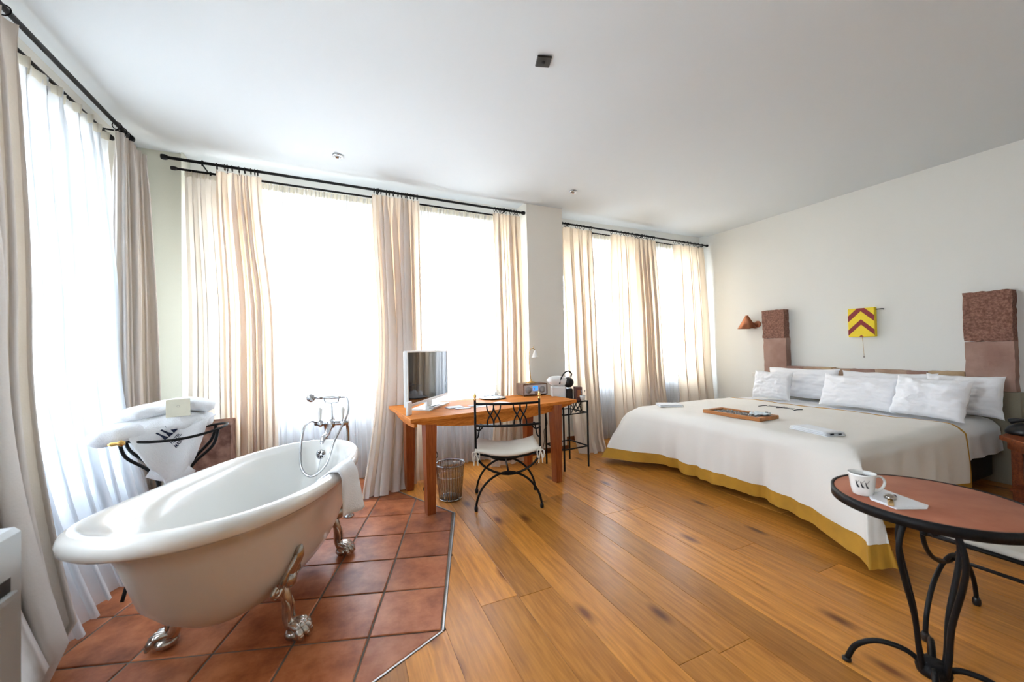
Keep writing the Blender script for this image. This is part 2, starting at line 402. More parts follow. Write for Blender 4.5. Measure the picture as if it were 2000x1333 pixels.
def tile_mat():
    m_, n, b = _new('terracotta_tile'); L = n.links.new
    tc = n.nodes.new('ShaderNodeTexCoord'); oi = n.nodes.new('ShaderNodeObjectInfo')
    mu = n.nodes.new('ShaderNodeMath'); mu.operation = 'MULTIPLY'; mu.inputs[1].default_value = 23; L(oi.outputs['Random'], mu.inputs[0])
    cx = n.nodes.new('ShaderNodeCombineXYZ'); L(mu.outputs[0], cx.inputs[0]); L(mu.outputs[0], cx.inputs[2])
    va = n.nodes.new('ShaderNodeVectorMath'); va.operation = 'ADD'; L(tc.outputs['Object'], va.inputs[0]); L(cx.outputs[0], va.inputs[1])
    n1 = n.nodes.new('ShaderNodeTexNoise'); n1.inputs['Scale'].default_value = 5; n1.inputs['Detail'].default_value = 8; n1.inputs['Roughness'].default_value = .65; L(va.outputs[0], n1.inputs['Vector'])
    ra = n.nodes.new('ShaderNodeValToRGB'); e_ = ra.color_ramp.elements
    e_[0].position = .32; e_[0].color = (.20,.052,.017,1); e_[1].position = .68; e_[1].color = (.56,.205,.085,1)
    q = e_.new(.5); q.color = (.40,.120,.042,1)
    L(n1.outputs['Fac'], ra.inputs[0])
    hs = n.nodes.new('ShaderNodeHueSaturation'); mrn = n.nodes.new('ShaderNodeMapRange'); mrn.inputs[3].default_value = .85; mrn.inputs[4].default_value = 1.12
    L(oi.outputs['Random'], mrn.inputs[0]); L(mrn.outputs[0], hs.inputs['Value']); L(ra.outputs[0], hs.inputs['Color']); L(hs.outputs[0], b.inputs['Base Color'])
    mr2 = n.nodes.new('ShaderNodeMapRange'); mr2.inputs[3].default_value = .5; mr2.inputs[4].default_value = .28; L(n1.outputs['Fac'], mr2.inputs[0]); L(mr2.outputs[0], b.inputs['Roughness']); b.inputs['Specular IOR Level'].default_value = .28
    bp = n.nodes.new('ShaderNodeBump'); bp.inputs['Strength'].default_value = .15; bp.inputs['Distance'].default_value = .006
    L(n1.outputs['Fac'], bp.inputs['Height']); L(bp.outputs[0], b.inputs['Normal'])
    return m_
M['tile'] = tile_mat()

# ================================================================== SETTING
ZC = 3.10; XL = -1.60; XR = 5.60; YR = -1.80
Y1 = 4.50; Y2 = 4.62; PX0, PX1, PY = 2.125, 2.64, 4.225
# floor slab, planks, tiles
fl = struct('floor', MB().box(XL-.3, YR-.3, -.12, XR+.3, 5.0, -.012), M['subfloor'])
tile_poly = [(XL, .84), (.105, 1.664), (.425, 1.818), (.829, 3.051), (.546, 3.62), (.11, Y1), (XL, Y1)]
def clip(poly, a, b, keep_left=True):
    """keep the side left (or right) of the directed line a-b"""
    def s(p):
        c = (b[0]-a[0])*(p[1]-a[1])-(b[1]-a[1])*(p[0]-a[0]); return c if keep_left else -c
    out = []
    for i in range(len(poly)):
        p, q = poly[i-1], poly[i]; sp_, sq = s(p), s(q)
        if (sp_ >= 0) != (sq >= 0):
            t = sp_/(sp_-sq); out.append((p[0]+(q[0]-p[0])*t, p[1]+(q[1]-p[1])*t))
        if sq >= 0: out.append(q)
    return out
def area(p): return abs(sum(p[i-1][0]*p[i][1]-p[i][0]*p[i-1][1] for i in range(len(p))))/2 if len(p) > 2 else 0
grow = .012
tp = tile_poly
edges = [((XL, .84), (.105, 1.664)), ((.105, 1.664), (.425, 1.818)), ((.425, 1.818), (.829, 3.051)), ((.829, 3.051), (.546, 3.62)), ((.546, 3.62), (.11, Y1))]
def shift(a, b, d):
    dx, dy = b[0]-a[0], b[1]-a[1]; l = math.hypot(dx, dy); n = (dy/l*d, -dx/l*d)
    return (a[0]+n[0], a[1]+n[1]), (b[0]+n[0], b[1]+n[1])
gedges = [shift(a, b, grow) for a, b in edges]
def minus_tiles(rect):
    out = []; rest = rect
    for a, b in gedges:
        o_ = clip(rest, a, b, False)
        if area(o_) > 2e-4: out.append(o_)
        rest = clip(rest, a, b, True)
        if area(rest) < 1e-4: break
    return out
PWD = .205
x = .65-PWD*11
col = -11
fixed = {0: [1.9], 2: [.95], 4: [1.17], 5: [3.0], 7: [2.46], 8: [1.70], 9: [1.326], 6: [.62], 3: [3.3], 10: [2.2], 11: [.9], 12: [1.9]}
while x < XR:
    x1 = min(x+PWD, XR)
    js = fixed.get(col, [R.uniform(.2, 2.2)]); j0 = js[0]
    cuts = [j0]
    y = j0
    while y > YR: y -= R.uniform(1.7, 2.3); cuts.append(y)
    y = j0
    while y < Y2: y += R.uniform(1.7, 2.3); cuts.append(y)
    cuts = sorted(max(YR, min(Y2, c)) for c in set(cuts))
    for a, b in zip(cuts[:-1], cuts[1:]):
        if b-a < .05: continue
        rect = [(x+.0007, a+.0007), (x1-.0007, a+.0007), (x1-.0007, b-.0007), (x+.0007, b-.0007)]
        whole = minus_tiles(rect)
        if not whole: continue
        c_ = ((x+x1)/2, (a+b)/2)
        mb = MB()
        full = abs(sum(area(w) for w in whole)-area(rect)) < 1e-4
        for w in ([rect] if full else whole):
            mb.prism([(p[0]-c_[0], p[1]-c_[1]) for p in w], -.012, 0, .0016 if full else 0)
        o = obj('plank', mb, M['oak'], fl); o.location = (c_[0], c_[1], 0)
    x = x1; col += 1
    if x1 >= XR: break
gr = obj('grout_bed', MB().prism(tile_poly, -.012, -.0035), M['grout'], fl)
ua = .3066; U = (math.sin(ua), math.cos(ua)); V = (math.cos(ua), -math.sin(ua)); O0 = (.108, 1.924); TS = .333; J = .0045
for k in range(-9, 1):
    for r in range(-6, 11):
        q = [(O0[0]+V[0]*TS*a+U[0]*TS*b, O0[1]+V[1]*TS*a+U[1]*TS*b) for a, b in
             ((k+J/TS, r+J/TS), (k+1-J/TS, r+J/TS), (k+1-J/TS, r+1-J/TS), (k+J/TS, r+1-J/TS))]
        P = q
        for a, b in edges: P = clip(P, *shift(a, b, -.003), True)
        P = clip(P, (XL, Y1), (XL, 0), True); P = clip(P, (10, Y1-.002), (-10, Y1-.002), True)
        if area(P) < .002: continue
        c_ = (sum(p[0] for p in P)/len(P), sum(p[1] for p in P)/len(P))
        o = obj('tile', MB().prism([(p[0]-c_[0], p[1]-c_[1]) for p in P], -.0035, .0015+R.uniform(-.0006, .0006), .004), M['tile'], fl)
        o.location = (c_[0], c_[1], 0)
mb = MB()
for a, b in edges:
    (a0, b0), (a1, b1) = shift(a, b, .001), shift(a, b, .009)
    mb.prism([a0, b0, b1, a1], -.01, .0035)
obj('edge_trim', mb, M['trim'], fl)

# walls
w = MB()
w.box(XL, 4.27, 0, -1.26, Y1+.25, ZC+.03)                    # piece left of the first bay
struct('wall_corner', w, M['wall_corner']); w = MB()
def wall_with_windows(mb, a0, a1, y, z1, wins, th=.25):
    xs = a0
    for (p, q, zs, zt) in wins:
        mb.box(xs, y, 0, p, y+th, z1); mb.box(p, y, 0, q, y+th, zs); mb.box(p, y, zt, q, y+th, z1); xs = q
    mb.box(xs, y, 0, a1, y+th, z1)
WB1 = [(-1.16, .50, .76, 2.80), (.68, 2.07, .76, 2.80)]
WB2 = [(2.86, 4.08, .80, 2.82), (4.26, 5.34, .80, 2.82)]
wall_with_windows(w, -1.26, PX0, Y1, ZC+.03, WB1)
struct('wall_back', w, M['wall_bay']); w = MB()
wall_with_windows(w, PX1, XR, Y2, ZC+.03, WB2)
struct('wall_bay', w, M['wall_bay'])
struct('wall_pillar', MB().box(PX0, PY, 0, PX1, Y1+.25, ZC+.03, .004), M['pillar'])
w = MB(); tmp = MB(); wall_with_windows(tmp, YR, Y1, 0, ZC+.03, [(.30, 1.60, .60, 2.80), (2.30, 3.80, .60, 2.80)], .25)
w.add([(XL-v[1], v[0], v[2]) for v in tmp.v], [tuple(reversed(f)) for f in tmp.f])
struct('wall_left', w, M['wall'])
struct('wall_right', MB().box(XR, YR, 0, XR+.2, Y2+.3, ZC+.03), M['wall_bed'])
struct('wall_front', MB().box(XL-.2, YR-.2, 0, XR+.2, YR, ZC+.03), M['wall'])
cl = MB().prism([(XL, YR), (XR, YR), (XR, 4.46), (PX1, 4.245), (PX1, 4.225), (PX0, 4.225), (PX0, 4.235), (-1.26, 4.235), (-1.26, 4.27), (XL, 4.27)], ZC, ZC+.03)
cl.box(XL-.25, YR-.2, ZC+.03, XR+.2, 5.0, ZC+.2)
struct('ceiling', cl, M['ceiling'])
mb = MB(); mb.box(PX0-.012, PY-.014, 0, PX1+.012, PY, .065, .003); mb.box(PX1, PY-.014, 0, PX1+.012, Y2, .065); mb.box(PX1, Y2-.014, 0, XR, Y2, .065, .003); mb.box(.60, Y1-.014, .0, PX0, Y1, .065, .003)
struct('baseboard_back', mb, M['base'])
struct('baseboard_right', MB().box(XR-.014, YR, 0, XR, 4.46, .065, .003), M['base'])

# windows
def window(n, x0, x1, y, zs, zt, leaves, left=False):
    fr = MB(); t = .055
    yo = y+.13
    fr.box(x0, yo, zs, x0+t, yo+.07, zt, .004); fr.box(x1-t, yo, zs, x1, yo+.07, zt, .004)
    fr.box(x0+t, yo, zs, x1-t, yo+.07, zs+t, .004); fr.box(x0+t, yo, zt-t, x1-t, yo+.07, zt, .004)
    M3 = Matrix.Identity(4)
    if left: M3 = Matrix(((0,-1,0,XL),(1,0,0,0),(0,0,1,0),(0,0,0,1)))
    def tr(mb):
        mb.v = [tuple(M3 @ Vector(v)) for v in mb.v]; return mb
    if left:
        pass
    f = struct('window_%d' % n, tr(fr), M['win'])
    wl = (x1-x0-2*t)/leaves; zm = zt-.42
    for i in range(leaves):
        a = x0+t+wl*i; b = a+wl; s = .05
        for (z0, z1) in ((zs+t, zm), (zm, zt-t)):
            sh = MB(); yy = yo+.012
            sh.box(a+.004, yy, z0+.004, a+s, yy+.045, z1-.004, .004); sh.box(b-s, yy, z0+.004, b-.004, yy+.045, z1-.004, .004)
            sh.box(a+s, yy, z0+.004, b-s, yy+.045, z0+s, .004); sh.box(a+s, yy, z1-s, b-s, yy+.045, z1-.004, .004)
            so = obj('sash', tr(sh), M['win'], f)
            obj('pane', tr(MB().box(a+s, yy+.018, z0+s, b-s, yy+.022, z1-s)), M['glass'], so)
    hd = MB().box(x0+t+wl*(leaves/2)-.012 if leaves > 1 else b-s-.02, yo-.03, 1.45, x0+t+wl*(leaves/2)+.012 if leaves > 1 else b-s+.004, yo+.012, 1.57, .004)
    obj('window_handle', tr(hd), M['silver'], f)
    obj('window_sill', tr(MB().box(x0-.03, y-.05, zs-.03, x1+.03, yo, zs, .006)), M['win'], f)
    if left: portal(XL-.02-.2, (x0+x1)/2, (zs+zt)/2, x1-x0, zt-zs, PI/2)
    else: portal((x0+x1)/2, y+.22, (zs+zt)/2, x1-x0, zt-zs, 0)
window(1, 2.30, 3.80, 0, .60, 2.80, 2, True)
window(6, .30, 1.60, 0, .60, 2.80, 2, True)  # unseen second left window, suggested by curtain glow, added to brighten bed and floor
window(2, *WB1[0][:2], Y1, *WB1[0][2:], 2)
window(3, *WB1[1][:2], Y1, *WB1[1][2:], 2)
window(4, *WB2[0][:2], Y2, *WB2[0][2:], 2)
window(5, *WB2[1][:2], Y2, *WB2[1][2:], 2)

# radiators behind the sheers
def radiator(x0, x1, y, z0, z1, label, left=False):
    M3 = Matrix(((0,-1,0,XL),(1,0,0,0),(0,0,1,0),(0,0,0,1))) if left else Matrix.Identity(4)
    def tr(mb): mb.v = [tuple(M3 @ Vector(v)) for v in mb.v]; return mb
    t = thing('radiator', label, 'radiator', (0,0,0), 0, 'panel radiators under the windows')
    p = MB().box(x0, y-.075, z0, x1, y-.045, z1, .006)
    n = int((x1-x0)/.05)
    for i in range(n):
        xx = x0+.03+i*(x1-x0-.06)/(n-1)
        p.box(xx-.012, y-.088, z0+.03, xx+.012, y-.07, z1-.03, .006)
    obj('ribbed_panel', tr(p), M['rad'], t)
    obj('top_grille', tr(MB().box(x0, y-.08, z1, x1, y-.02, z1+.012, .003)), M['rad'], t)
    for xx in (x0+.15, x1-.15):
        obj('bracket', tr(MB().box(xx-.015, y-.05, z0+.1, xx+.015, y-.002, z0+.16)), M['rad'], t); obj('foot_strut', tr(MB().box(xx-.012, y-.06, .001, xx+.012, y-.045, z0+.02)), M['rad'], t)
radiator(-1.0, .35, Y1-.0, .12, .66, 'ribbed panel radiator hidden behind the sheer beside the bathtub')
radiator(.85, 1.95, Y1, .12, .66, 'ribbed panel radiator behind the sheer under the desk window')
radiator(2.95, 3.95, Y2, .14, .70, 'ribbed panel radiator behind the sheer right of the pillar')
radiator(4.35, 5.40, Y2, .14, .70, 'ribbed panel radiator behind the sheer nearest the bed wall')
radiator(2.35, 3.65, 0, .12, .52, 'ribbed panel radiator behind the sheer of the left wall', True)

# ================================================================== CURTAINS
def rod(name, label, a, b, r, brackets, wall, caps=(1, 1)):
    a = Vector(a); b = Vector(b); t = thing(name, label, 'curtain rod', a)
    obj('pole', MB().tube([Vector(), b-a], r, 10), M['iron'], t)
    d = (b-a).normalized()
    for on, p, s in ((caps[0], Vector(), -1), (caps[1], b-a, 1)):
        if on: obj('finial', MB().tube([p-d*s*.005, p+d*s*.012, p+d*s*.03, p+d*s*.04], [r*1.25, r*1.75, r*1.75, r*1.5], 12), M['iron'], t)
    for k in brackets:
        p = (b-a)*k; w_ = Vector(wall(a+p))-a
        mb = MB().tube([p+Vector((0,0,-r*1.2)), lerp(p, w_, .5)+Vector((0,0,-r*1.2)), w_+Vector((0,0,-r))], .006, 8)
        mb.tube([p+Vector((0,0,r*1.5))+d*0.0, p+Vector((0,0,-r*1.9))], .008, 8)
        obj('bracket', mb, M['iron'], t)
    return t
wb1 = lambda p: (p.x, 4.5, p.z); wb2 = lambda p: (p.x, Y2, p.z); wl = lambda p: (XL, p.y, p.z)
RA = (Vector((-1.31, 4.12, 2.99)), Vector((2.085, 4.27, 2.995)))
RB = (Vector((2.74, 4.38, 2.975)), Vector((5.57, 4.47, 2.95)))
RL = (Vector((-1.42, .05, 2.985)), Vector((-1.43, 3.80, 2.975)))
rod('curtain_rod', 'long black iron upper rod of the middle window wall, left of the pillar', *RA, .013, (.07, .5, .93), wb1)
rod('curtain_rod', 'thinner black lower rod carrying the sheers left of the pillar', (-1.27, 4.20, 2.935), (2.09, 4.35, 2.945), .010, (.07, .5, .93), wb1, (1, 0))
rod('curtain_rod', 'black iron upper rod between the pillar and the bed wall', *RB, .012, (.03, .5, .97), wb2)
rod('curtain_rod', 'thinner black lower rod carrying the sheers between pillar and bed wall', (2.74, 4.46, 2.93), (5.57, 4.54, 2.91), .009, (.03, .5, .97), wb2, (0, 0))
rod('curtain_rod', 'thick black iron upper rod along the left wall', *RL, .014, (.02, .5, .97), wl)
rod('curtain_rod', 'thinner black lower rod carrying the left wall sheer', (-1.50, .05, 2.93), (-1.51, 3.72, 2.925), .010, (.02, .97), wl)

def curtain(name, label, group, mat_, rodline, top, bot, zt, folds, amp, seed, midw=None, drop=.012, rings=8, puddle=.0, res=None, header=None, gather=.55, kmid=1.0):
    """top/bot: ((x,y),(x,y)) plan lines at the heading and at the hem"""
    t = thing(name, label, 'curtain', (0, 0, 0), 0, group)
    T0, T1 = Vector(top[0]), Vector(top[1]); B0, B1 = Vector(bot[0]), Vector(bot[1])
    nrm = Vector((T1-T0).orthogonal()).normalized() if False else Vector((-(T1-T0).y, (T1-T0).x)).normalized()
    if midw: m0, m1 = Vector(midw[0]), Vector(midw[1])
    tan = (T1-T0).normalized()
    rf = random.Random(int(seed*97)); nf = int(folds)+2; cum = [0.0]; ha = []
    for _ in range(nf*2): cum.append(cum[-1]+rf.uniform(.35, 1.75)); ha.append(rf.uniform(.55, 1.35))
    tot = cum[-1]
    def fold(u):
        q_ = max(0.0, min(.99999, u))*tot
        for i_ in range(len(ha)):
            if q_ <= cum[i_+1]: break
        k_ = (q_-cum[i_])/(cum[i_+1]-cum[i_])
        return PI*(i_+k_), ha[i_]
    def fn(u, v):
        z = lerp(zt, drop, v)
        e_ = v**1.3
        if midw:
            k = 2*v if v < .5 else 2*v-1
            a = lerp(T0, m0, sstep(k)) if v < .5 else lerp(m0, B0, k*k)
            b = lerp(T1, m1, sstep(k)) if v < .5 else lerp(m1, B1, k*k)
        else: a = lerp(T0, B0, e_); b = lerp(T1, B1, e_)
        uu = u+.035*nz(u*3.3, seed, v*.8)*math.sin(PI*u)
        p = lerp(a, b, uu)
        g = gather+(1-gather)*sstep(v/.12)
        g *= 1+.35*v
        ph, hh = fold(u+.035*nz(u*2.2+seed, 7.1, v*.9)*math.sin(PI*u))
        off = amp*g*(1.15*hh*math.sin(ph)+.6*nz(u*folds*.5, v*1.2, seed)+.25*nz(u*folds*1.4, v*2.5, seed+9))
        sd = amp*g*(.95*hh*math.sin(2*ph))*math.sin(PI*min(1, max(0, u)))**.3
        if v < .06: off += amp*.35*math.sin(ph*2.0+1)*(1-v/.06); 
        if puddle and v > .955:
            k = (v-.955)/.045; p = p - nrm*puddle*k*(.7+.6*nz(u*4, seed)); z = max(drop, z+.0)
        p = p+nrm*off+tan*sd
        zz = z + (0 if v > .02 else 0) - .012*abs(math.sin(ph/1.0))*(1-v) * (1 if v < .03 else 0)
        zz += .012*nz(u*5, seed+3)*v*v
        return Vector((p.x, p.y, max(drop*.6, zz)))
    nu, nv = res or (max(70, int(folds*26)), 44)
    obj('drape', MB().grid(fn, nu, nv), mat_, t)
    if header:
        def hf(u, v):
            q = fn(u, 0); ph = 2*PI*folds*3*u
            return Vector((q.x+nrm.x*-.012*math.sin(ph+v), q.y+nrm.y*-.012*math.sin(ph+v)-.004, q.z+.012-.06*v-.006*abs(math.sin(ph*.7+seed))))
        obj('heading', MB().grid(hf, nu, 4), header, t)
    if rings and rodline:
        ra, rb = rodline; d = (rb-ra); dl = d.normalized()
        for i in range(rings):
            u = (i+.35+.3*R.random())/rings
            q = fn(u, 0); k = (Vector((q.x, q.y, 0))-Vector((ra.x, ra.y, 0))).dot(Vector((d.x, d.y, 0)))/(d.x**2+d.y**2)
            c_ = ra+d*max(.002, min(.998, k))
            pts = []
            for j in range(14):
                an = 2*PI*j/14; n2 = Vector((-dl.y, dl.x, 0))
                pts.append(c_+Vector((0,0,-.011))+(n2*math.cos(an)+Vector((0,0,1))*math.sin(an))*.026)
            obj('ring', MB().tube(pts, .0035, 6, closed=True), M['iron'], t)
            if i % 2 == 0:
                obj('hook', MB().tube([c_+Vector((0,0,-.036)), Vector((q.x, q.y, q.z-.01))], .002, 5), M['iron'], t)
    return t
G1 = 'cotton curtains on the window walls'
zA = 2.945
curtain('curtain', 'smooth pale cream curtain panel on the lower rod, first one right of the room corner', G1, M['lining'], None,
        ((-1.22, 4.215), (-.955, 4.225)), ((-1.22, 4.16), (-.84, 4.12)), 2.94, 2.2, .012, 1.3, rings=0, midw=((-1.19, 4.19), (-.88, 4.19)), header=M['ruffle'])
curtain('curtain', 'cream cotton curtain with deep folds behind the head end of the bathtub', G1, M['curtain'], RA,
        ((-.98, 4.135), (-.64, 4.15)), ((-.90, 4.08), (-.50, 4.05)), zA, 3.2, .030, 2.7, midw=((-.93, 4.12), (-.53, 4.12)), rings=9)
curtain('curtain', 'wide cream curtain of many folds between the bathtub and the television', G1, M['curtain'], RA,
        ((.325, 4.185), (.815, 4.205)), ((.17, 3.68), (.78, 3.97)), zA, 6.5, .034, 4.1, midw=((.36, 4.06), (.80, 4.10)), rings=14, puddle=.05)
curtain('curtain', 'peach backlit curtain hanging just left of the pillar behind the radio', G1, M['curtain_bay'], RA,
        ((1.69, 4.245), (2.06, 4.262)), ((1.50, 3.98), (1.98, 4.05)), zA, 3.6, .026, 5.9, midw=((1.66, 4.17), (2.075, 4.19)), rings=9)
curtain('curtain', 'peach backlit curtain hanging just right of the pillar behind the coffee machine', G1, M['curtain_bay'], RB,
        ((2.73, 4.37), (3.22, 4.39)), ((2.68, 4.02), (3.02, 3.98)), 2.93, 2.6, .034, 7.3, midw=((2.74, 4.30), (3.19, 4.32)), rings=6, puddle=.05, header=None)
curtain('curtain', 'left one of the two peach curtains meeting mid-bay near the bed', G1, M['curtain_bay'], RB,
        ((3.55, 4.40), (4.0, 4.415)), ((3.47, 4.22), (3.97, 4.25)), 2.925, 1.8, .030, 8.8, midw=((3.50, 4.34), (3.98, 4.36)), rings=6)
curtain('curtain', 'right one of the two peach curtains meeting mid-bay near the bed', G1, M['curtain_bay'], RB,
        ((4.0, 4.42), (4.42, 4.43)), ((4.0, 4.26), (4.50, 4.30)), 2.915, 3.4, .034, 10.2, midw=((3.99, 4.37), (4.46, 4.39)), rings=8)
curtain('curtain', 'pale curtain hanging against the bed wall corner', G1, M['curtain_bay'], RB,
        ((4.80, 4.445), (5.50, 4.46)), ((4.78, 4.32), (5.56, 4.36)), 2.905, 2.0, .026, 11.7, midw=((4.77, 4.40), (5.54, 4.42)), rings=8)
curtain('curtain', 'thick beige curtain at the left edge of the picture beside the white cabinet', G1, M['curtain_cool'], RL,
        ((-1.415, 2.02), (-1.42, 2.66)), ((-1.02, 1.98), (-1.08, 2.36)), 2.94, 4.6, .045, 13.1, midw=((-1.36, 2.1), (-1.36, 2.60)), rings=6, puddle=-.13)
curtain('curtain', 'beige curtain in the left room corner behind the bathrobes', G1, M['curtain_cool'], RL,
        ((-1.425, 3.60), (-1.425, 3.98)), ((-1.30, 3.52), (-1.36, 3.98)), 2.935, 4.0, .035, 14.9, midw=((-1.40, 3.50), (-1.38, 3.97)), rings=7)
G2 = 'white voile sheers'
def sheer(label, top, bot, zt, folds, amp, seed, ms='sheer', **k):
    curtain('sheer_curtain', label, G2, M[ms], None, top, bot, zt, folds, amp, seed, rings=0, res=(int(folds*12), 26), header=M['ruffle'], gather=.5, **k)
sheer('white voile sheer glowing over the large window behind the bathtub tap', ((-.68, 4.25), (.40, 4.29)), ((-.70, 4.24), (.42, 4.28)), 2.925, 15, .018, 21.5)
sheer('white voile sheer glowing over the window behind the desk', ((.78, 4.30), (1.74, 4.34)), ((.76, 4.28), (1.76, 4.30)), 2.93, 13, .018, 23.1)
sheer('narrow white voile sheer in the first gap right of the pillar', ((3.15, 4.475), (3.62, 4.49)), ((3.12, 4.45), (3.60, 4.46)), 2.915, 6, .018, 25.2)
sheer('narrow white voile sheer in the gap nearest the bed wall', ((4.38, 4.50), (4.88, 4.52)), ((4.36, 4.48), (4.88, 4.49)), 2.905, 6, .018, 27.4)
sheer('tall white voile sheer over the left wall window, falling in large folds to the tiles', ((-1.505, 2.45), (-1.51, 3.68)), ((-1.17, 2.35), (-1.20, 3.62)), 2.915, 7, .042, 29.9, ms='sheer_left', midw=((-1.46, 2.45), (-1.42, 3.66)))
sheer('white voile sheer on the added left wall window nearest the camera, outside the picture', ((-1.505, .15), (-1.505, 1.80)), ((-1.38, .15), (-1.38, 1.78)), 2.915, 7, .03, 31.9)

# ================================================================== BATHTUB
TA = .345
tub = thing('bathtub', 'white freestanding slipper bathtub with a rolled rim on four claw feet', 'bathtub', (-.385, 2.385, 0), -TA)
# local: +y along the tub to the tap end, +x to the right
HL, HW = .845, .395
def sup(th, e=2/2.25):
    c, s_ = math.cos(th), math.sin(th)
    return math.copysign(abs(s_)**e, s_), math.copysign(abs(c)**e, c)
def rimz(u): return .668+.012*u*u-.028*u+.050*max(0, -u-.25)**1.5
def section(prof, name, mat_, nseg=72, zoff=0, flip=False):
    """prof rows: (length scale, width scale, centre shift, blend 0=rim height .. 1=absolute z, z)"""
    vs = []; fs = []
    for (l0, l1, wd, bl, z) in prof:
        for k in range(nseg):
            th = 2*PI*k/nseg; sx_, sy_ = sup(th)
            y = l0+(l1-l0)*(sy_+1)/2; x = sx_*wd
            yy = -HL+2*HL*(sy_+1)/2
            zr = rimz(yy/HL)
            vs.append((x, y, lerp(zr+(z if bl == 0 else 0), z, bl)))
    for i in range(len(prof)-1):
        for k in range(nseg):
            q = (i*nseg+k, i*nseg+(k+1) % nseg, (i+1)*nseg+(k+1) % nseg, (i+1)*nseg+k)
            fs.append(q if flip else tuple(reversed(q)))
    last = (len(prof)-1)*nseg
    fs.append(tuple(last+k for k in range(nseg)) if flip else tuple(last+k for k in reversed(range(nseg))))
    return MB().add(vs, fs, True)
# row: (front end y, tap end y, half width, blend, z)
inner = [(-HL+.034, HL-.034, HW-.030, 0, -.046), (-HL+.008, HL-.008, HW-.006, 0, -.048), (-HL-.008, HL+.008, HW+.008, 0, -.034), (-HL-.014, HL+.012, HW+.014, 0, -.010), (-HL-.008, HL+.006, HW+.008, 0, .012), (-HL+.004, HL-.004, HW-.004, 0, .022),
         (-HL+.022, HL-.020, HW-.020, 0, .027), (-HL+.045, HL-.036, HW-.034, 0, .020), (-HL+.068, HL-.052, HW-.052, 0, .0),
         (-HL+.12, HL-.075, HW-.075, .25, .60), (-HL+.22, HL-.10, HW-.10, .6, .50), (-HL+.34, HL-.13, HW-.13, 1, .38), (-HL+.46, HL-.165, HW-.165, 1, .27),
         (-HL+.56, HL-.21, HW-.205, 1, .205), (-HL+.66, HL-.27, HW-.25, 1, .182), (-.05, HL-.40, .07, 1, .178)]
obj('basin', section(inner, 'basin', M['enamel']), M['enamel'], tub)
outer = [(-HL+.034, HL-.030, HW-.030, 0, -.044), (-HL+.060, HL-.035, HW-.036, 0, -.062), (-HL+.10, HL-.05, HW-.048, .3, .57), (-HL+.165, HL-.075, HW-.065, .65, .47), (-HL+.235, HL-.105, HW-.09, 1, .375),
         (-HL+.315, HL-.14, HW-.125, 1, .285), (-HL+.41, HL-.185, HW-.17, 1, .210), (-HL+.51, HL-.24, HW-.22, 1, .168), (-HL+.64, HL-.33, HW-.29, 1, .150), (-.02, HL-.5, .04, 1, .144)]
obj('outer_shell', section(outer, 'shell', M['shell'], flip=False), M['shell'], tub)
def claw_foot(sx_, y, xo, zt=.30, fwd=0.0):
    """chrome ball-and-claw foot, leaning outwards; local +x is outward"""
    mb = MB()
    pts = spl([(xo-.075, 0, zt+.04), (xo-.045, 0, zt-.035), (xo-.012, 0, zt-.12), (xo-.012, 0, .10), (xo+.012, 0, .052), (xo+.045, 0, .034)], 6)
    n = len(pts); rr = [lerp(.044, .024, min(1, i/(n*.5))) if i < n*.55 else lerp(.024, .040, (i/n-.55)/.45) for i in range(n)]
    mb.tube(pts, rr, 12, flat=.8)
    for s2 in (-1, 1):                                                   # flutes on the shaft
        mb.tube(spl([(xo-.03, s2*.020, zt-.07), (xo+.006, s2*.020, zt-.14), (xo+.010, s2*.022, .09)], 5), .007, 6)
        mb.tube(spl([(xo+.040, s2*.014, zt+.09), (xo+.030, s2*.052, zt+.05), (xo+.002, s2*.062, zt-.01), (xo-.016, s2*.034, zt-.05), (xo-.018, s2*.018, zt-.09)], 5), [.010]*9+[.014]*6+[.010]*6, 8)
        mb.tube(spl([(xo-.006, s2*.050, zt-.035), (xo-.014, s2*.090, zt-.055), (xo-.014, s2*.118, zt-.030), (xo-.008, s2*.100, zt-.005)], 5), .011, 8)   # side scroll
        mb.ball((xo-.008, s2*.100, zt-.026), .016, 8)
    mb.tube(spl([(xo+.055, 0, zt+.13), (xo+.042, 0, zt+.085), (xo+.018, 0, zt+.03), (xo-.012, 0, zt-.05)], 6), [.006, .010, .014, .018, .021, .023, .024, .024, .024, .023, .022, .021, .020, .018, .017, .016, .015, .014, .013], 10)   # acanthus crest
    mb.ball((xo+.004, 0, zt-.025), .030, 10, (1, 1, 1.3))
    for i, a in enumerate((-.66, -.22, .22, .66)):                        # toes with knuckles over the ball
        dx, dy = math.cos(a), math.sin(a)
        mb.tube(spl([(xo+.005*dx, .018*dy, .070), (xo+.040*dx+.008, .046*dy, .066), (xo+.070*dx+.006, .066*dy, .046), (xo+.088*dx+.006, .078*dy, .018)], 4), [.015, .016, .017, .018, .019, .018, .016, .018, .019, .017, .013, .010, .007], 8)
        mb.ball((xo+.050*dx+.010, .055*dy, .064), .017, 8); mb.ball((xo+.078*dx+.008, .072*dy, .036), .014, 8)
    mb.ball((xo+.028, 0, .032), .044, 12, (1.1, 1.2, .70))
    mb.v = [(sx_*v[0], v[1]+y, max(.002, v[2])) for v in mb.v]
    if sx_ < 0: mb.f = [tuple(reversed(f)) for f in mb.f]
    obj('claw_foot', mb, M['oldchrome'], tub)
for s_ in (1, -1):
    claw_foot(s_, -.235, .255); claw_foot(s_, .49, .215)
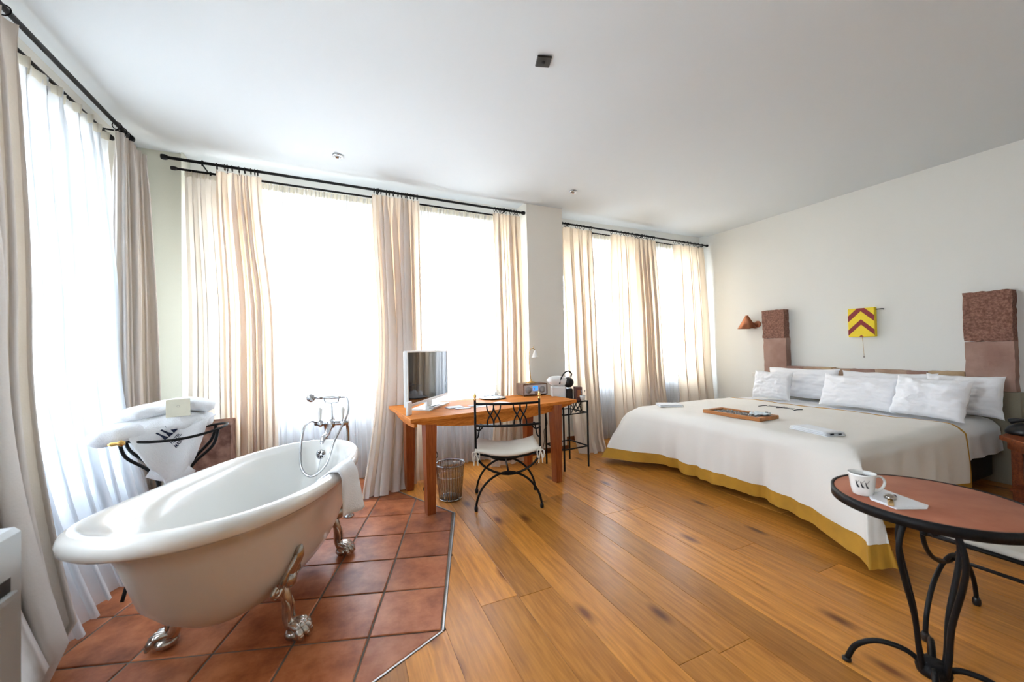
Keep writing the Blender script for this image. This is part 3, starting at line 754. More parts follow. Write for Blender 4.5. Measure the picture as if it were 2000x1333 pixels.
# overflow grid, drain and chain
ov = MB(); Mo = Matrix.Translation((.0, HL-.088, .585)) @ Matrix.Rotation(math.radians(78), 4, 'X')
ov.lathe([(.0, .0), (.034, .0), (.036, .004), (.030, .008), (.0, .009)], 20, M=Mo)
ob = obj('overflow_cover', ov, M['chrome'], tub)
hl = MB()
for k in range(8):
    a = 2*PI*k/8; hl.tube([Mo @ Vector((math.cos(a)*.010, math.sin(a)*.010, .0092)), Mo @ Vector((math.cos(a)*.024, math.sin(a)*.024, .0094))], .0035, 6)
hl_o = obj('overflow_slots', hl, M['black'], tub); hl_o['kind'] = 'stuff'
obj('drain', MB().lathe([(.0, .0), (.036, .0), (.036, .006), (.02, .010), (.018, .03), (0, .032)], 18, c=(.0, HL-.34, .183)), M['black'], tub)
obj('plug_chain', MB().tube(spl([(0, HL-.094, .565), (.002, HL-.20, .40), (0, HL-.33, .215)], 8), .0018, 5), M['chrome'], tub)

# freestanding mixer with hand shower
mx = thing('bath_mixer', 'chrome freestanding bath mixer with hand shower, behind the tap end of the tub', 'bath tap', (-.060, 3.315, 0), -.36)
st = MB()
for s_ in (-1, 1):
    p = MB(); p.tube(spl([(s_*.085, .10, .0), (s_*.085, .10, .55), (s_*.085, .095, .70), (s_*.085, .06, .755), (s_*.085, .02, .765)], 8), .011, 10)
    p.lathe([(.040, 0), (.040, .008), (.022, .024), (.014, .045), (.011, .06)], 16, c=(s_*.085, .10, .001))
    obj('standpipe', p, M['chrome'], mx)
b = MB()
b.tube([(-.125, 0, .768), (.125, 0, .768)], .019, 12)
for s_ in (-1, 1): b.ball((s_*.085, .0, .768), .028, 12); b.tube([(s_*.085, .02, .768), (s_*.085, -.005, .768)], .020, 10)
b.ball((0, -.01, .765), .033, 12, (1, 1, 1.2))
b.tube(spl([(0, -.01, .765), (0, -.05, .735), (-.0, -.10, .70), (0, -.15, .688), (0, -.165, .655)], 6), [.020]*18+[.020, .020, .021, .022, .023, .024, .024], 12)
b.lathe([(.027, 0), (.029, .012), (.020, .03)], 14, c=(0, -.165, .642))
b.tube([(0, 0, .77), (0, 0, .80), (0, 0, .82), (0, 0, .90), (0, 0, .925)], [.022, .022, .012, .008, .007], 10)
b.tube(spl([(-.055, -.0, .965), (-.05, 0, .935), (-.03, 0, .926), (.03, 0, .926), (.05, 0, .935), (.055, 0, .965)], 5), .006, 8)
obj('mixer_body', b, M['chrome'], mx)
for s_ in (-1, 1):
    h = MB().lathe([(.006, 0), (.010, .01), (.012, .03), (.017, .065), (.019, .082), (.012, .095), (0, .098)], 12, c=(s_*.085, -.01, .795))
    obj('lever_handle', h, M['enamel'], mx)
h = MB(); h.tube([(-.135, 0, .966), (-.10, 0, .966), (-.085, 0, .966), (-.06, 0, .966), (.0, 0, .966), (.05, 0, .966), (.07, 0, .966)], [.010, .007, .012, .009, .013, .010, .010], 12)
h.ball((-.155, 0, .966), .034, 14)
obj('hand_shower', h, M['chrome'], mx)
hose = MB().tube(spl([(.07, 0, .966), (.12, -.01, .955), (.155, -.08, .87), (.145, -.19, .775), (.12, -.27, .68), (.085, -.32, .54), (.0, -.345, .47), (-.075, -.33, .52), (-.105, -.275, .66), (-.12, -.19, .775), (-.122, -.08, .80), (-.122, 0, .775)], 7), .0085, 8)
obj('shower_hose', hose, M['chrome'], mx)

# flannel over the rim
def tub_world(x, y, z):
    c_, s_ = math.cos(-TA), math.sin(-TA); return Vector((-.385+x*c_-y*s_, 2.385+x*s_+y*c_, z))
def flan(u, v):
    y = -.06+.27*u; s_ = -.085+v*.36                                     # path over the roll
    zr = rimz(y/HL)+.030
    hw = HW*(1-abs(y/HL)**2.25)**(1/2.25)
    if s_ < 0: x = hw-.030+s_*.85; z = zr+s_*.62
    elif s_ < .05: x = hw-.030+s_; z = zr+.004-.2*s_*s_
    else:
        k = s_-.05; x = hw+.020+.014*math.sin(min(1, k/.03)*PI/2)+(.02+.30*u)*k; z = zr-k-.0
    x += .010*math.sin(u*9+v*2)*v; z += -.03*u*v*(1 if s_ > .05 else 0)
    return tub_world(x, y+.01*math.sin(v*5)*v-.05*v*u, z)
tag(obj('flannel', MB().slab(flan, 14, 22, .010), M['towel']), 'small white flannel hanging over the right rim of the bathtub near the tap', 'towel')

# ================================================================== IRON STAND WITH ROBES + STONE BLOCK
sc = (-.93, 2.98)
t = thing('iron_stand', 'black iron stand with curved legs and brass knobs, under the bathrobes', 'stand', (*sc, 0), .28)
rw, rd, zt = .27, .17, .855
tp_ = [(rw*math.cos(2*PI*k/36), rd*math.sin(2*PI*k/36), zt+.035*math.cos(2*PI*k/36*1)**2-.02) for k in range(36)]
obj('rim_ring', MB().tube(tp_, .008, 8, closed=True), M['iron'], t)
for sx_ in (-1, 1):
    for sy_ in (-1, 1):
        L_ = spl([(sx_*rw*.80, sy_*rd*.62, zt), (sx_*.19, sy_*.10, .76), (sx_*.10, sy_*.06, .66), (sx_*.06, sy_*.035, .56), (sx_*.09, sy_*.06, .44), (sx_*.15, sy_*.12, .22), (sx_*.20, sy_*.18, .012)], 6)
        obj('leg', MB().tube(L_, .009, 8), M['iron'], t)
        if (sx_, sy_) == (-1, -1): obj('knob', MB().tube([(sx_*rw*.80-.035, sy_*(rd*.62+.075), zt+.0), (sx_*rw*.80-.02, sy_*(rd*.62+.078), zt), (sx_*rw*.80, sy_*(rd*.62+.079), zt), (sx_*rw*.80+.016, sy_*(rd*.62+.08), zt), (sx_*rw*.80+.032, sy_*(rd*.62+.08), zt)], [.006, .013, .009, .019, .008], 12), M['gold'], t)
for z_, r_ in ((.60, .075), (.40, .09)):
    obj('tie_ring', MB().tube([(r_*math.cos(2*PI*k/20), r_*.62*math.sin(2*PI*k/20), z_) for k in range(20)], .006, 6, closed=True), M['iron'], t)

def bolster(path, ra, rb, seed, n=36, wr=.10):
    """soft folded roll: elliptical sections along a path, wrinkled"""
    P = spl(path, 12); N = len(P); mb = MB(); vs = []; fs = []
    for i, p in enumerate(P):
        t_ = i/(N-1); a = P[max(0, i-1)]; b = P[min(N-1, i+1)]; d = (b-a).normalized()
        side = Vector((-d.y, d.x, 0)).normalized(); up = d.cross(side)*-1
        if up.z < 0: up = -up
        w_ = ra(t_); h_ = rb(t_)
        for k in range(n):
            an = 2*PI*k/n; c_, s_ = math.cos(an), math.sin(an)
            q = p+side*w_*math.copysign(abs(c_)**.8, c_)+up*h_*math.copysign(abs(s_)**.8, s_)
            k2 = 1+wr*nz(q.x*9, q.y*9, q.z*9+seed)+wr*.5*nz(q.x*22, q.y*22, q.z*22+seed)-wr*.9*max(0, .25-abs(nz(q.x*5+q.z*6, q.y*5, seed*2+q.z*9)))
            vs.append(p+(q-p)*k2)
    for i in range(N-1):
        for k in range(n): fs.append((i*n+k, (i+1)*n+k, (i+1)*n+(k+1) % n, i*n+(k+1) % n))
    fs.append(tuple(range(n))); fs.append(tuple((N-1)*n+k for k in reversed(range(n))))
    return mb.add(vs, fs, True)
# lower robe
rb = thing('bathrobe', 'white bathrobe with dark blue embroidery draped over the iron stand, one flap hanging', 'bathrobe', (0, 0, 0))
obj('robe_body', bolster([(-1.245, 2.92, .865), (-1.13, 2.95, .905), (-.99, 3.0, .915), (-.86, 3.06, .915), (-.765, 3.10, .905)],
    lambda t_: .15*math.sin(PI*min(1, max(.0, t_*.86+.08)))**.5+.01, lambda t_: .030+.040*math.sin(PI*min(1, t_*.9+.05)), 3.0, wr=.24), M['towel'], rb)
obj('robe_sleeve', bolster([(-1.02, 2.88, .885), (-1.09, 2.84, .895), (-1.16, 2.83, .885), (-1.215, 2.85, .855)], lambda t_: .070*(1-max(0,t_-.85)**2*20), lambda t_: .046*(1-max(0,t_-.85)**2*20), 5.0, wr=.2), M['towel'], rb)
def flap(u, v):
    # falls over the front edge of the stand, narrowing to a point low right
    x = lerp(-1.10, -.735, u); yf = lerp(2.79, 2.97, u)
    ln = lerp(.10, .24, min(1, u/.25)) if u < .25 else lerp(.24, .44, sstep((u-.25)/.45))*(1-.30*max(0, u-.72)/.28)
    s_ = v*(ln+.10)
    xx = lerp(x, lerp(-1.03, -.855, u**.8), v**1.5); 
    if s_ < .10: return Vector((xx, yf+.10-s_, .925-.25*(s_*s_)/.1*.6+.006*math.sin(u*14)))
    k = s_-.10
    return Vector((xx, yf-.01+.012*math.sin(u*11+v*3)+.02*k, .91-k))
obj('hanging_flap', MB().slab(flap, 22, 26, .014), M['towel'], rb)
obj('folded_hem', bolster([(-1.0, 2.885, .665), (-.93, 2.90, .625), (-.87, 2.925, .60), (-.83, 2.95, .635)], lambda t_: .020, lambda t_: .045-.012*t_, 9.0, wr=.1, n=14), M['towel'], rb)
# embroidery on the flap: three dark tapering marks and lettering lines
eb = MB()
def onflap(u, v, o=.012):
    p = Vector(flap(u, v)); a = Vector(flap(u+.01, v))-p; b = Vector(flap(u, v+.01))-p; n_ = a.cross(b).normalized()
    if n_.y > 0: n_ = -n_
    return p+n_*o
def patch(mb, quad, o=.0095):
    n0 = len(mb.v); mb.add([onflap(*q, o) for q in quad], [tuple(range(len(quad)))])
EA = math.radians(57)
def emb(x, y, o=.0115):                                   # metres in the plane of the embroidery, turned on the flap
    X = x*math.cos(EA)-y*math.sin(EA); Y = x*math.sin(EA)+y*math.cos(EA)
    return onflap(min(.99, .54+X*1.35/.37), .30-Y*1.35/.50, o)
for i in range(3):
    c_ = -.036+.026*i
    eb.add([emb(c_-.005, .030), emb(c_+.004, .030), emb(c_+.006, .012), emb(c_+.014, -.004), emb(c_-.010, -.004), emb(c_-.004, .012)], [(0, 1, 2, 3, 4, 5)])
obj('embroidered_emblem', eb, M['navy'], rb)
def text_mesh(body, size, Mx, ext=.0004, bold=False, align='LEFT', spacing=1.0):
    cu = bpy.data.curves.new('txt', 'FONT'); cu.body = body; cu.size = size; cu.extrude = ext; cu.align_x = align; cu.space_character = spacing
    if bold: cu.offset = size*.02
    o = bpy.data.objects.new('txt', cu); C.objects.link(o)
    dg = bpy.context.evaluated_depsgraph_get(); me = bpy.data.meshes.new_from_object(o.evaluated_get(dg)); bpy.data.objects.remove(o)
    mb = MB(); mb.add([Mx @ v.co for v in me.vertices], [tuple(p.vertices) for p in me.polygons]); bpy.data.meshes.remove(me); return mb
tx = text_mesh('HOTEL\nMAIN', .019, Matrix.Identity(4), .0, True)
tx.v = [tuple(emb(v[0]-.040, v[1]-.028, .0125)) for v in tx.v]
obj('embroidered_lettering', tx, M['navy'], rb)
# upper folded robe and card
rb2 = thing('bathrobe', 'upper folded white bathrobe lying on top of the embroidered one', 'bathrobe', (0, 0, 0))
obj('robe_roll', bolster([(-1.19, 2.93, .955), (-1.10, 2.955, .985), (-.98, 3.0, 1.005), (-.87, 3.04, 1.015), (-.79, 3.075, 1.0), (-.745, 3.09, .99)],
    lambda t_: .105*(1-abs(2*t_-1)**4)**.5+.012, lambda t_: .042*(1-.5*abs(2*t_-1)**3), 6.0, wr=.16), M['towel'], rb2)
cd = thing('card', 'cream folded card leaning on the bathrobes', 'card', (-.868, 2.875, .960), .22)
cd.rotation_euler = (math.radians(-20), 0, .32)
obj('card_sheet', MB().box(-.055, -.0015, 0, .055, .0015, .105, .0008), M['card'], cd)
tx = text_mesh('o', .03, Matrix.Translation((0, -.0018, .055)) @ Matrix.Rotation(PI/2, 4, 'X'), .0002, align='CENTER')
obj('printed_emblem', tx, mat('faded_print', (.5,.47,.38), .7), cd)
# stone block
sb = obj('stone_block', MB().box(-.19, -.19, 0, .19, .19, .765, .008), M['stone_cube']); sb.location = (-.995, 3.84, 0); sb.rotation_euler = (0, 0, .12)
tag(sb, 'reddish sandstone block standing behind the bathtub in the corner', 'pedestal')

# white cabinet at the left edge
cb = thing('cabinet', 'low white cabinet with a recessed grip at the left edge of the picture', 'cabinet', (-.855, 1.64, 0))
bx_ = MB(); bx_.box(-.30, -.80, .03, 0, 0, .835, .014); obj('body', bx_, M['cabinet'], cb)
obj('plinth', MB().box(-.28, -.78, 0, -.02, -.02, .03), M['black'], cb)
hd = MB(); hd.box(.0002, -.22, .668, .0012, -.055, .708); obj('grip_recess', hd, M['black'], cb)
hd = MB(); hd.box(.001, -.225, .646, .014, -.05, .668, .003); obj('grip_lip', hd, M['cabinet'], cb)

# ================================================================== DESK
dk = thing('desk', 'reddish wooden desk with a skewed top and four tapered legs', 'desk', (0, 0, 0))
DT = .78
dp = [(.50, 3.07), (1.35, 3.185), (2.21, 3.335), (2.13, 4.03), (.43, 3.93)]
dtop = MB().prism(dp, DT-.028, DT, .003)
obj('desk_top', dtop, M['desk'], dk)
# bowed apron under the front edge
def apron(a, b, off, dmax, th, dmin=.012):
    a = Vector(a); b = Vector(b); d = (b-a).normalized(); n_ = Vector((-d.y, d.x)); mb = MB(); vs = []; fs = []; N = 20
    for i in range(N+1):
        t_ = i/N; p = a.lerp(b, t_); dep = dmin+(dmax-dmin)*(1-abs(2*t_-1)**2.2)
        for o_, dz in ((0, 0), (th, 0), (th, dep), (0.002+off*.6, dep)):
            q = p+n_*(o_+off*(dz > 0)*0); vs.append((q.x, q.y, DT-.028-dz))
    for i in range(N):
        for k in range(4): fs.append((i*4+k, i*4+(k+1) % 4, (i+1)*4+(k+1) % 4, (i+1)*4+k))
    fs += [(3, 2, 1, 0), (N*4, N*4+1, N*4+2, N*4+3)]
    return mb.add(vs, fs)
obj('front_apron', apron((.515, 3.085), (2.195, 3.345), .03, .10, .03), M['desk'], dk)
obj('back_apron', apron((.60, 3.85), (2.0, 3.93), .0, .08, .025, .06), M['desk'], dk)
for nm, a, b in (('side_apron', (.545, 3.18), (.50, 3.86)), ('side_apron', (2.06, 3.38), (2.02, 3.94))):
    obj(nm, apron(a, b, 0, .075, -.025 if a[0] < 1 else .025, .06), M['desk'], dk)
for (tx_, ty, bx2, by, s_) in ((.665, 3.175, .655, 3.135, 1), (.60, 3.76, .588, 3.745, 1), (1.955, 3.34, 1.94, 3.30, 1), (1.93, 3.90, 1.915, 3.89, 1)):
    mb = MB(); a_ = .048; b_ = .034; rt = .15
    vs = []
    for z, h, cx_, cy_ in ((0.001, b_, bx2, by), (DT-.029, a_, tx_, ty)):
        for dx, dy in ((-1,-1),(1,-1),(1,1),(-1,1)):
            x_2 = dx*h*math.cos(rt)-dy*h*math.sin(rt); y_2 = dx*h*math.sin(rt)+dy*h*math.cos(rt); vs.append((cx_+x_2, cy_+y_2, z))
    mb.add(vs, [(3,2,1,0),(4,5,6,7),(0,1,5,4),(1,2,6,5),(2,3,7,6),(3,0,4,7)])
    obj('leg', mb, M['desk_leg'], dk)

# television
tv = thing('television', 'white framed flat television standing at the left end of the desk', 'television', (.775, 3.645, DT), 0)
ang = math.atan2(4.02-3.28, 1.04-.507)
tv.rotation_euler = (0, 0, ang)                                     # local +x runs along the screen away from the camera, -y faces right
L2 = .455; z0, z1 = .062, .535
obj('casing', MB().box(-L2, .004, z0, L2, .034, z1, .006).box(-L2*.6, .034, z0+.06, L2*.6, .07, z1-.10, .012), M['tvwhite'], tv)
b = MB(); t_ = .016
b.box(-L2, -.006, z0, -L2+t_, .004, z1, .002); b.box(L2-t_, -.006, z0, L2, .004, z1, .002); b.box(-L2+t_, -.006, z0, L2-t_, .004, z0+.024, .002); b.box(-L2+t_, -.006, z1-t_, L2-t_, .004, z1, .002)
obj('bezel', b, M['tvwhite'], tv)
obj('screen', MB().box(-L2+t_, -.002, z0+.024, L2-t_, .003, z1-t_), M['screen'], tv)
b = MB(); b.box(-.05, .002, .012, .05, .030, z0+.03, .005); obj('neck', b, M['tvwhite'], tv)
b = MB(); b.prism([(-.24, -.10), (.24, -.10), (.20, .10), (-.20, .10)], 0.001, .013, .003); obj('base_plate', b, M['tvwhite'], tv)
rc = thing('remote_control', 'slim grey remote control on the foot of the television', 'remote control', (.80, 3.52, DT+.014), .85)
obj('shell', MB().box(-.085, -.022, 0, .085, .022, .014, .004), M['silver'], rc); 
b = MB()
for i in range(6):
    for j in range(3): b.box(-.065+i*.022, -.013+j*.010, .014, -.055+i*.022, -.006+j*.010, .016)
bo = obj('buttons', b, M['black'], rc); bo['kind'] = 'stuff'
wb_ = thing('router', 'upright narrow white box in front of the television\'s left corner', 'router', (.52, 3.27, DT), .95)
obj('case', MB().box(-.035, -.012, 0, .035, .012, .115, .006), M['tvwhite'], wb_); obj('status_light', MB().box(-.004, -.0135, .09, .004, -.012, .094), M['silver'], wb_)

# papers, pen
def sheet_thing(nm, label, cat, x, y, z, w_, d_, h_, rz, m_, grp=None):
    o = obj(nm, MB().box(-w_/2, -d_/2, 0, w_/2, d_/2, h_, min(.0008, h_*.3)), m_); o.location = (x, y, z); o.rotation_euler = (0, 0, rz); return tag(o, label, cat, grp)
bk = thing('booklet', 'plum-edged white booklet lying on the desk, nearest the television', 'booklet', (.965, 3.47, DT+.001), .10)
obj('cover', MB().box(-.075, -.055, 0, .075, .055, .003), M['purple'], bk); obj('pages', MB().box(-.073, -.050, .003, .073, .055, .009), M['paper'], bk)
bk = thing('booklet', 'second plum booklet, slightly in front on the desk', 'booklet', (1.015, 3.385, DT+.001), .04)
obj('cover', MB().box(-.07, -.03, 0, .07, .03, .002), M['purple'], bk); obj('pages', MB().box(-.068, -.026, .002, .068, .03, .005), M['paper'], bk)
sheet_thing('paper_sheet', 'white sheet of paper under the pen on the desk', 'paper', 1.22, 3.47, DT+.001, .21, .15, .001, .25, M['paper'])
sheet_thing('paper_sheet', 'white sheet on the desk right behind the chair back', 'paper', 1.46, 3.50, DT+.001, .15, .21, .001, .5, M['paper'])
pn = thing('pen', 'slim grey pen lying on the paper', 'pen', (1.17, 3.44, DT+.006), .15)
obj('barrel', MB().tube([(-.065, 0, 0), (.05, 0, 0), (.066, 0, 0)], [.004, .004, .001], 8), M['silver'], pn); obj('clip', MB().box(-.06, -.001, .004, -.03, .001, .006), M['chrome'], pn)

# tray with glasses
tr = thing('serving_tray', 'small round dark-rimmed silver tray with glasses on the desk', 'tray', (1.50, 3.88, DT))
obj('dish', MB().lathe([(.0, .002), (.12, .002), (.135, .010), (.140, .012), (.136, .006), (.12, .0), (0, 0)], 28), M['chrome'], tr)
obj('rim', MB().tube([(.141*math.cos(2*PI*k/28), .141*math.sin(2*PI*k/28), .011) for k in range(28)], .004, 6, closed=True), M['black'], tr)
GL = ['upturned stemmed glass at the left of the tray', 'upturned stemmed glass at the front of the tray', 'upturned stemmed glass at the right of the tray']
for (x, y), lb in zip(((1.44, 3.90), (1.50, 3.83), (1.56, 3.90)), GL):
    g = thing('drinking_glass', lb, 'glass', (x, y, DT+.005), 0, 'glasses on the tray')
    obj('bowl', MB().lathe([(.030, 0), (.036, .03), (.034, .055), (.018, .075), (.004, .082)], 16), M['clear'], g)
    obj('stem', MB().lathe([(.004, .082), (.0035, .12), (.006, .135), (.028, .139), (.028, .142), (0, .143)], 16), M['clear'], g)

# radio
rd_ = thing('radio', 'walnut table radio with silver front and blue display on the desk', 'radio', (2.00, 3.93, DT), -.03)
W2, D2, H2 = .150, .10, .135
b = MB(); b.box(-W2, -D2, .008, W2, D2, .008+.012, .002); b.box(-W2, -D2, H2-.012, W2, D2, H2, .002); b.box(-W2, -D2, .02, -W2+.012, D2, H2-.012, .001); b.box(W2-.012, -D2, .02, W2, D2, H2-.012, .001); b.box(-W2+.012, D2-.01, .02, W2-.012, D2, H2-.012)
obj('case', b, M['walnut'], rd_)
obj('front_panel', MB().box(-W2+.012, -D2+.006, .02, W2-.012, D2-.012, H2-.012), M['silver'], rd_)
for s_ in (-1, 1):
    obj('speaker_grille', MB().lathe([(0, 0), (.036, 0), (.038, .003), (0, .0035)], 24, M=Matrix.Translation((s_*.085, -D2+.006, .068)) @ Matrix.Rotation(PI/2, 4, 'X')), M['grille'], rd_)
obj('display', MB().box(-.030, -D2+.002, .060, .030, -D2+.007, .108), M['bluelcd'], rd_)
obj('display_field', MB().box(-.026, -D2+.0012, .070, -.008, -D2+.002, .092), M['silver'], rd_)
obj('tuning_knob', MB().lathe([(0.013, 0), (.013, .012), (.011, .015), (0, .015)], 16, M=Matrix.Translation((0, -D2+.006, .040)) @ Matrix.Rotation(PI/2, 4, 'X')), M['chrome'], rd_)
for s_ in (-1, 1):
    for d_ in (-1, 1): obj('rubber_foot', MB().lathe([(.008, 0), (.008, .008)], 10, c=(s_*.13, d_*.08, 0)), M['black'], rd_)
# lamp on the radio
lp = thing('table_lamp', 'slim brass desk lamp with a white glass shade, standing on the radio', 'lamp', (2.01, 3.96, DT+H2), 0)
obj('base', MB().lathe([(.0, 0), (.055, 0), (.055, .006), (.03, .014), (.008, .022), (.006, .04)], 24, sx=1.15), M['gold'], lp)
obj('stem', MB().tube(spl([(0, 0, .02), (-.012, 0, .12), (-.022, 0, .24), (-.022, 0, .33), (-.004, 0, .385), (.030, -.006, .395), (.050, -.01, .375)], 8), .0045, 8), M['gold'], lp)
obj('finial', MB().tube([(.03, -.006, .395), (.03, -.006, .425)], [.004, .002], 6), M['gold'], lp)
obj('lamp_shade', MB().lathe([(.010, 0), (.014, -.012), (.026, -.045), (.040, -.075), (.042, -.082), (.037, -.078), (.024, -.045), (.012, -.012)], 20, c=(.052, -.01, .372)), M['enamel'], lp)
# cables
tag(obj('cable', MB().tube(spl([(.86, 3.86, .66), (.845, 3.84, .45), (.86, 3.82, .33), (.875, 3.80, .27), (.84, 3.80, .22), (.825, 3.81, .12), (.82, 3.83, .02), (.80, 3.95, .008)], 8), .004, 6), M['cable']), 'black cable falling from under the desk beside its front left leg', 'cable')
tag(obj('cable', MB().tube(spl([(2.0, 3.60, .58), (2.005, 3.6, .50), (1.975, 3.61, .44), (1.98, 3.62, .38), (2.0, 3.66, .30), (1.99, 3.75, .10), (1.99, 3.85, .008)], 8), .004, 6), M['cable']), 'black cable hanging below the right end of the desk', 'cable')
pa = thing('power_adapter', 'small black power adapter on the floor behind the front left desk leg', 'adapter', (.74, 3.62, .001), .3)
obj('block', MB().box(-.03, -.05, 0, .03, .05, .035, .006), M['black'], pa); obj('plug_pin', MB().tube([(0, .05, .018), (0, .07, .018)], .004, 6), M['chrome'], pa)

# waste bin
bn = thing('waste_bin', 'round wire waste bin with a clear liner under the left end of the desk', 'waste bin', (.885, 3.37, 0))
def ringp(r, z, n=28): return [(r*math.cos(2*PI*k/n), r*math.sin(2*PI*k/n), z) for k in range(n)]
for z, r, rr_ in ((.010, .098, .005), (.205, .114, .003), (.31, .124, .0045)): obj('hoop', MB().tube(ringp(r, z), rr_, 6, closed=True), M['chrome'], bn)
obj('base_disc', MB().lathe([(0, .004), (.097, .004), (.099, .014), (0, .016)], 28), M['black'], bn)
for k in range(30):
    a = 2*PI*k/30; obj('wire', MB().tube([(.098*math.cos(a), .098*math.sin(a), .01), (.124*math.cos(a), .124*math.sin(a), .31)], .0034, 5, cap=False), M['oldchrome'], bn)
def bag(u, v):
    a = 2*PI*u; z = .02+.30*v; r = lerp(.090, .118, v)+.004*math.sin(a*9+v*4)
    if v > .93: r = .129+.003*math.sin(a*13); z = .322-.02*(v-.93)/.07
    return Vector((r*math.cos(a), r*math.sin(a), z))
obj('bin_liner', MB().grid(bag, 60, 16), M['bag'], bn)

# ================================================================== IRON CHAIRS
def iron_chair(name, label, loc, rz):
    """origin under the middle of the back frame; the seat points to +y"""
    t = thing(name, label, 'chair', loc, rz)
    r = .0095; Wd = .265; D = .40; zc = .30; zs = .475
    for fy, nm in ((0, 'back'), (D, 'front')):
        a = [(Wd*math.sin(PI*(k/20-.5)), fy, zc-.012+(zs+.02-zc)*(1-math.cos(PI*(k/20-.5)))**.9*1.0) for k in range(21)]
        obj('upper_arc', MB().tube(a, r, 8), M['iron'], t)
        a = [((Wd+.005)*math.sin(PI*(k/20-.5)), fy, zc+.008-(zc-.004)*(1-math.cos(PI*(k/20-.5)))**.95) for k in range(21)]
        obj('lower_arc', MB().tube(a, r, 8), M['iron'], t)
        for s_ in (-1, 1): obj('foot_cap', MB().lathe([(.013, 0), (.016, .012), (.015, .03), (.010, .04)], 10, c=(s_*(Wd+.005), fy, 0.001)), M['black'], t)
    obj('stretcher', MB().tube([(0, 0, zc), (0, D, zc)], r*.9, 8), M['iron'], t)
    for s_ in (-1, 1):
        obj('back_post', MB().tube([(s_*Wd, 0, zs), (s_*Wd, 0, .90)], r, 8), M['iron'], t)
        obj('finial', MB().lathe([(.009, 0), (.013, .006), (.006, .014), (.013, .028), (.012, .040), (.005, .048), (.008, .056), (.0, .062)], 12, c=(s_*Wd, 0, .90)), M['gold'], t)
        obj('side_rail', MB().tube([(s_*Wd, 0, zs), (s_*Wd, D, zs)], r, 8), M['iron'], t)
        obj('scroll', MB().tube(spl([(s_*Wd, 0, .665), (s_*(Wd-.03), .02, .65), (s_*(Wd-.055), .03, .67), (s_*(Wd-.04), .03, .70), (s_*(Wd-.02), .02, .60), (s_*Wd, 0, .585)], 5), .006, 6), M['iron'], t)
    bow = lambda x: -.055*(1-(x/Wd)**2)
    for z in (.695, .872):
        obj('back_rail', MB().tube([(x/10*Wd, bow(x/10*Wd), z+.0) for x in range(-10, 11)], .0105, 8), M['iron'], t)
    for c_ in (-.115, .10):
        for x0, x1 in ((c_-.055, c_), (c_, c_-.052), (c_, c_+.052), (c_+.055, c_)):
            pts = []
            for k in range(9):
                q = k/8; xx = lerp(x0, x1, q)+.010*math.sin(PI*q*2)*(1 if x1 > x0 else -1)*-1
                pts.append((xx, bow(xx), lerp(.872, .695, q)))
            obj('lattice_bar', MB().tube(pts, .006, 6), M['iron'], t)
    def top(u, v):
        x = (u*2-1)*(Wd-.005); y = lerp(-.012, D+.01, v); sag = -.045*(1-(u*2-1)**2)
        ed = max(abs(u*2-1), abs(v*2-1))
        puff = .020*(1-ed**4)*(1+.5*nz(u*6, v*6, 2))
        return Vector((x, y, zs+.030+sag+puff))
    def bot(u, v):
        x = (u*2-1)*(Wd-.005); y = lerp(-.012, D+.01, v); return Vector((x, y, zs+.008-.045*(1-(u*2-1)**2)))
    mb = MB(); n1, n2 = 16, 14; vs = [top(i/n1, j/n2) for j in range(n2+1) for i in range(n1+1)]+[bot(i/n1, j/n2) for j in range(n2+1) for i in range(n1+1)]
    w_ = n1+1; o_ = w_*(n2+1); fs = []
    for j in range(n2):
        for i in range(n1): q = (j*w_+i, j*w_+i+1, (j+1)*w_+i+1, (j+1)*w_+i); fs += [q, tuple(o_+k for k in reversed(q))]
    for i in range(n1): fs += [(i+1, i, o_+i, o_+i+1), (n2*w_+i, n2*w_+i+1, o_+n2*w_+i+1, o_+n2*w_+i)]
    for j in range(n2): a_ = j*w_; fs += [(a_, a_+w_, o_+a_+w_, o_+a_), (a_+w_+n1, a_+n1, o_+a_+n1, o_+a_+w_+n1)]
    obj('seat_cushion', mb.add(vs, fs, True), M['cushion'], t)
    obj('seat_support', MB().tube([(x/10*Wd, 0, zs-.045*(1-(x/10)**2)-.006) for x in range(-10, 11)], .008, 8), M['iron'], t)
    obj('seat_support', MB().tube([(x/10*Wd, D, zs-.045*(1-(x/10)**2)-.006) for x in range(-10, 11)], .008, 8), M['iron'], t)
    for s_ in (-1, 1):
        x = s_*Wd
        tie = MB()
        for k in (-1, 1):
            tie.tube(spl([(x, -.014, zs+.01), (x+k*.028, -.024, zs-.0), (x+k*.022, -.026, zs-.055), (x+k*.004, -.018, zs-.01)], 5), .0055, 6)
            tie.tube(spl([(x, -.016, zs+.0), (x+k*.012, -.022, zs-.05), (x+k*.016, -.02, zs-.10)], 5), .005, 6)
        tie.ball((x, -.016, zs+.004), .012, 8); tie.tube([(x, .0, zs+.035), (x, -.014, zs+.008)], .008, 6)
        obj('cushion_tie', tie, M['cushion'], t)
    return t
iron_chair('desk_chair', 'black iron chair with lattice back and white tied cushion at the desk', (1.255, 2.915, 0), math.atan2(-.18, .505))
iron_chair('iron_chair', 'black iron chair with white cushion, half cut off behind the round table', (2.61, .43, 0), .0)

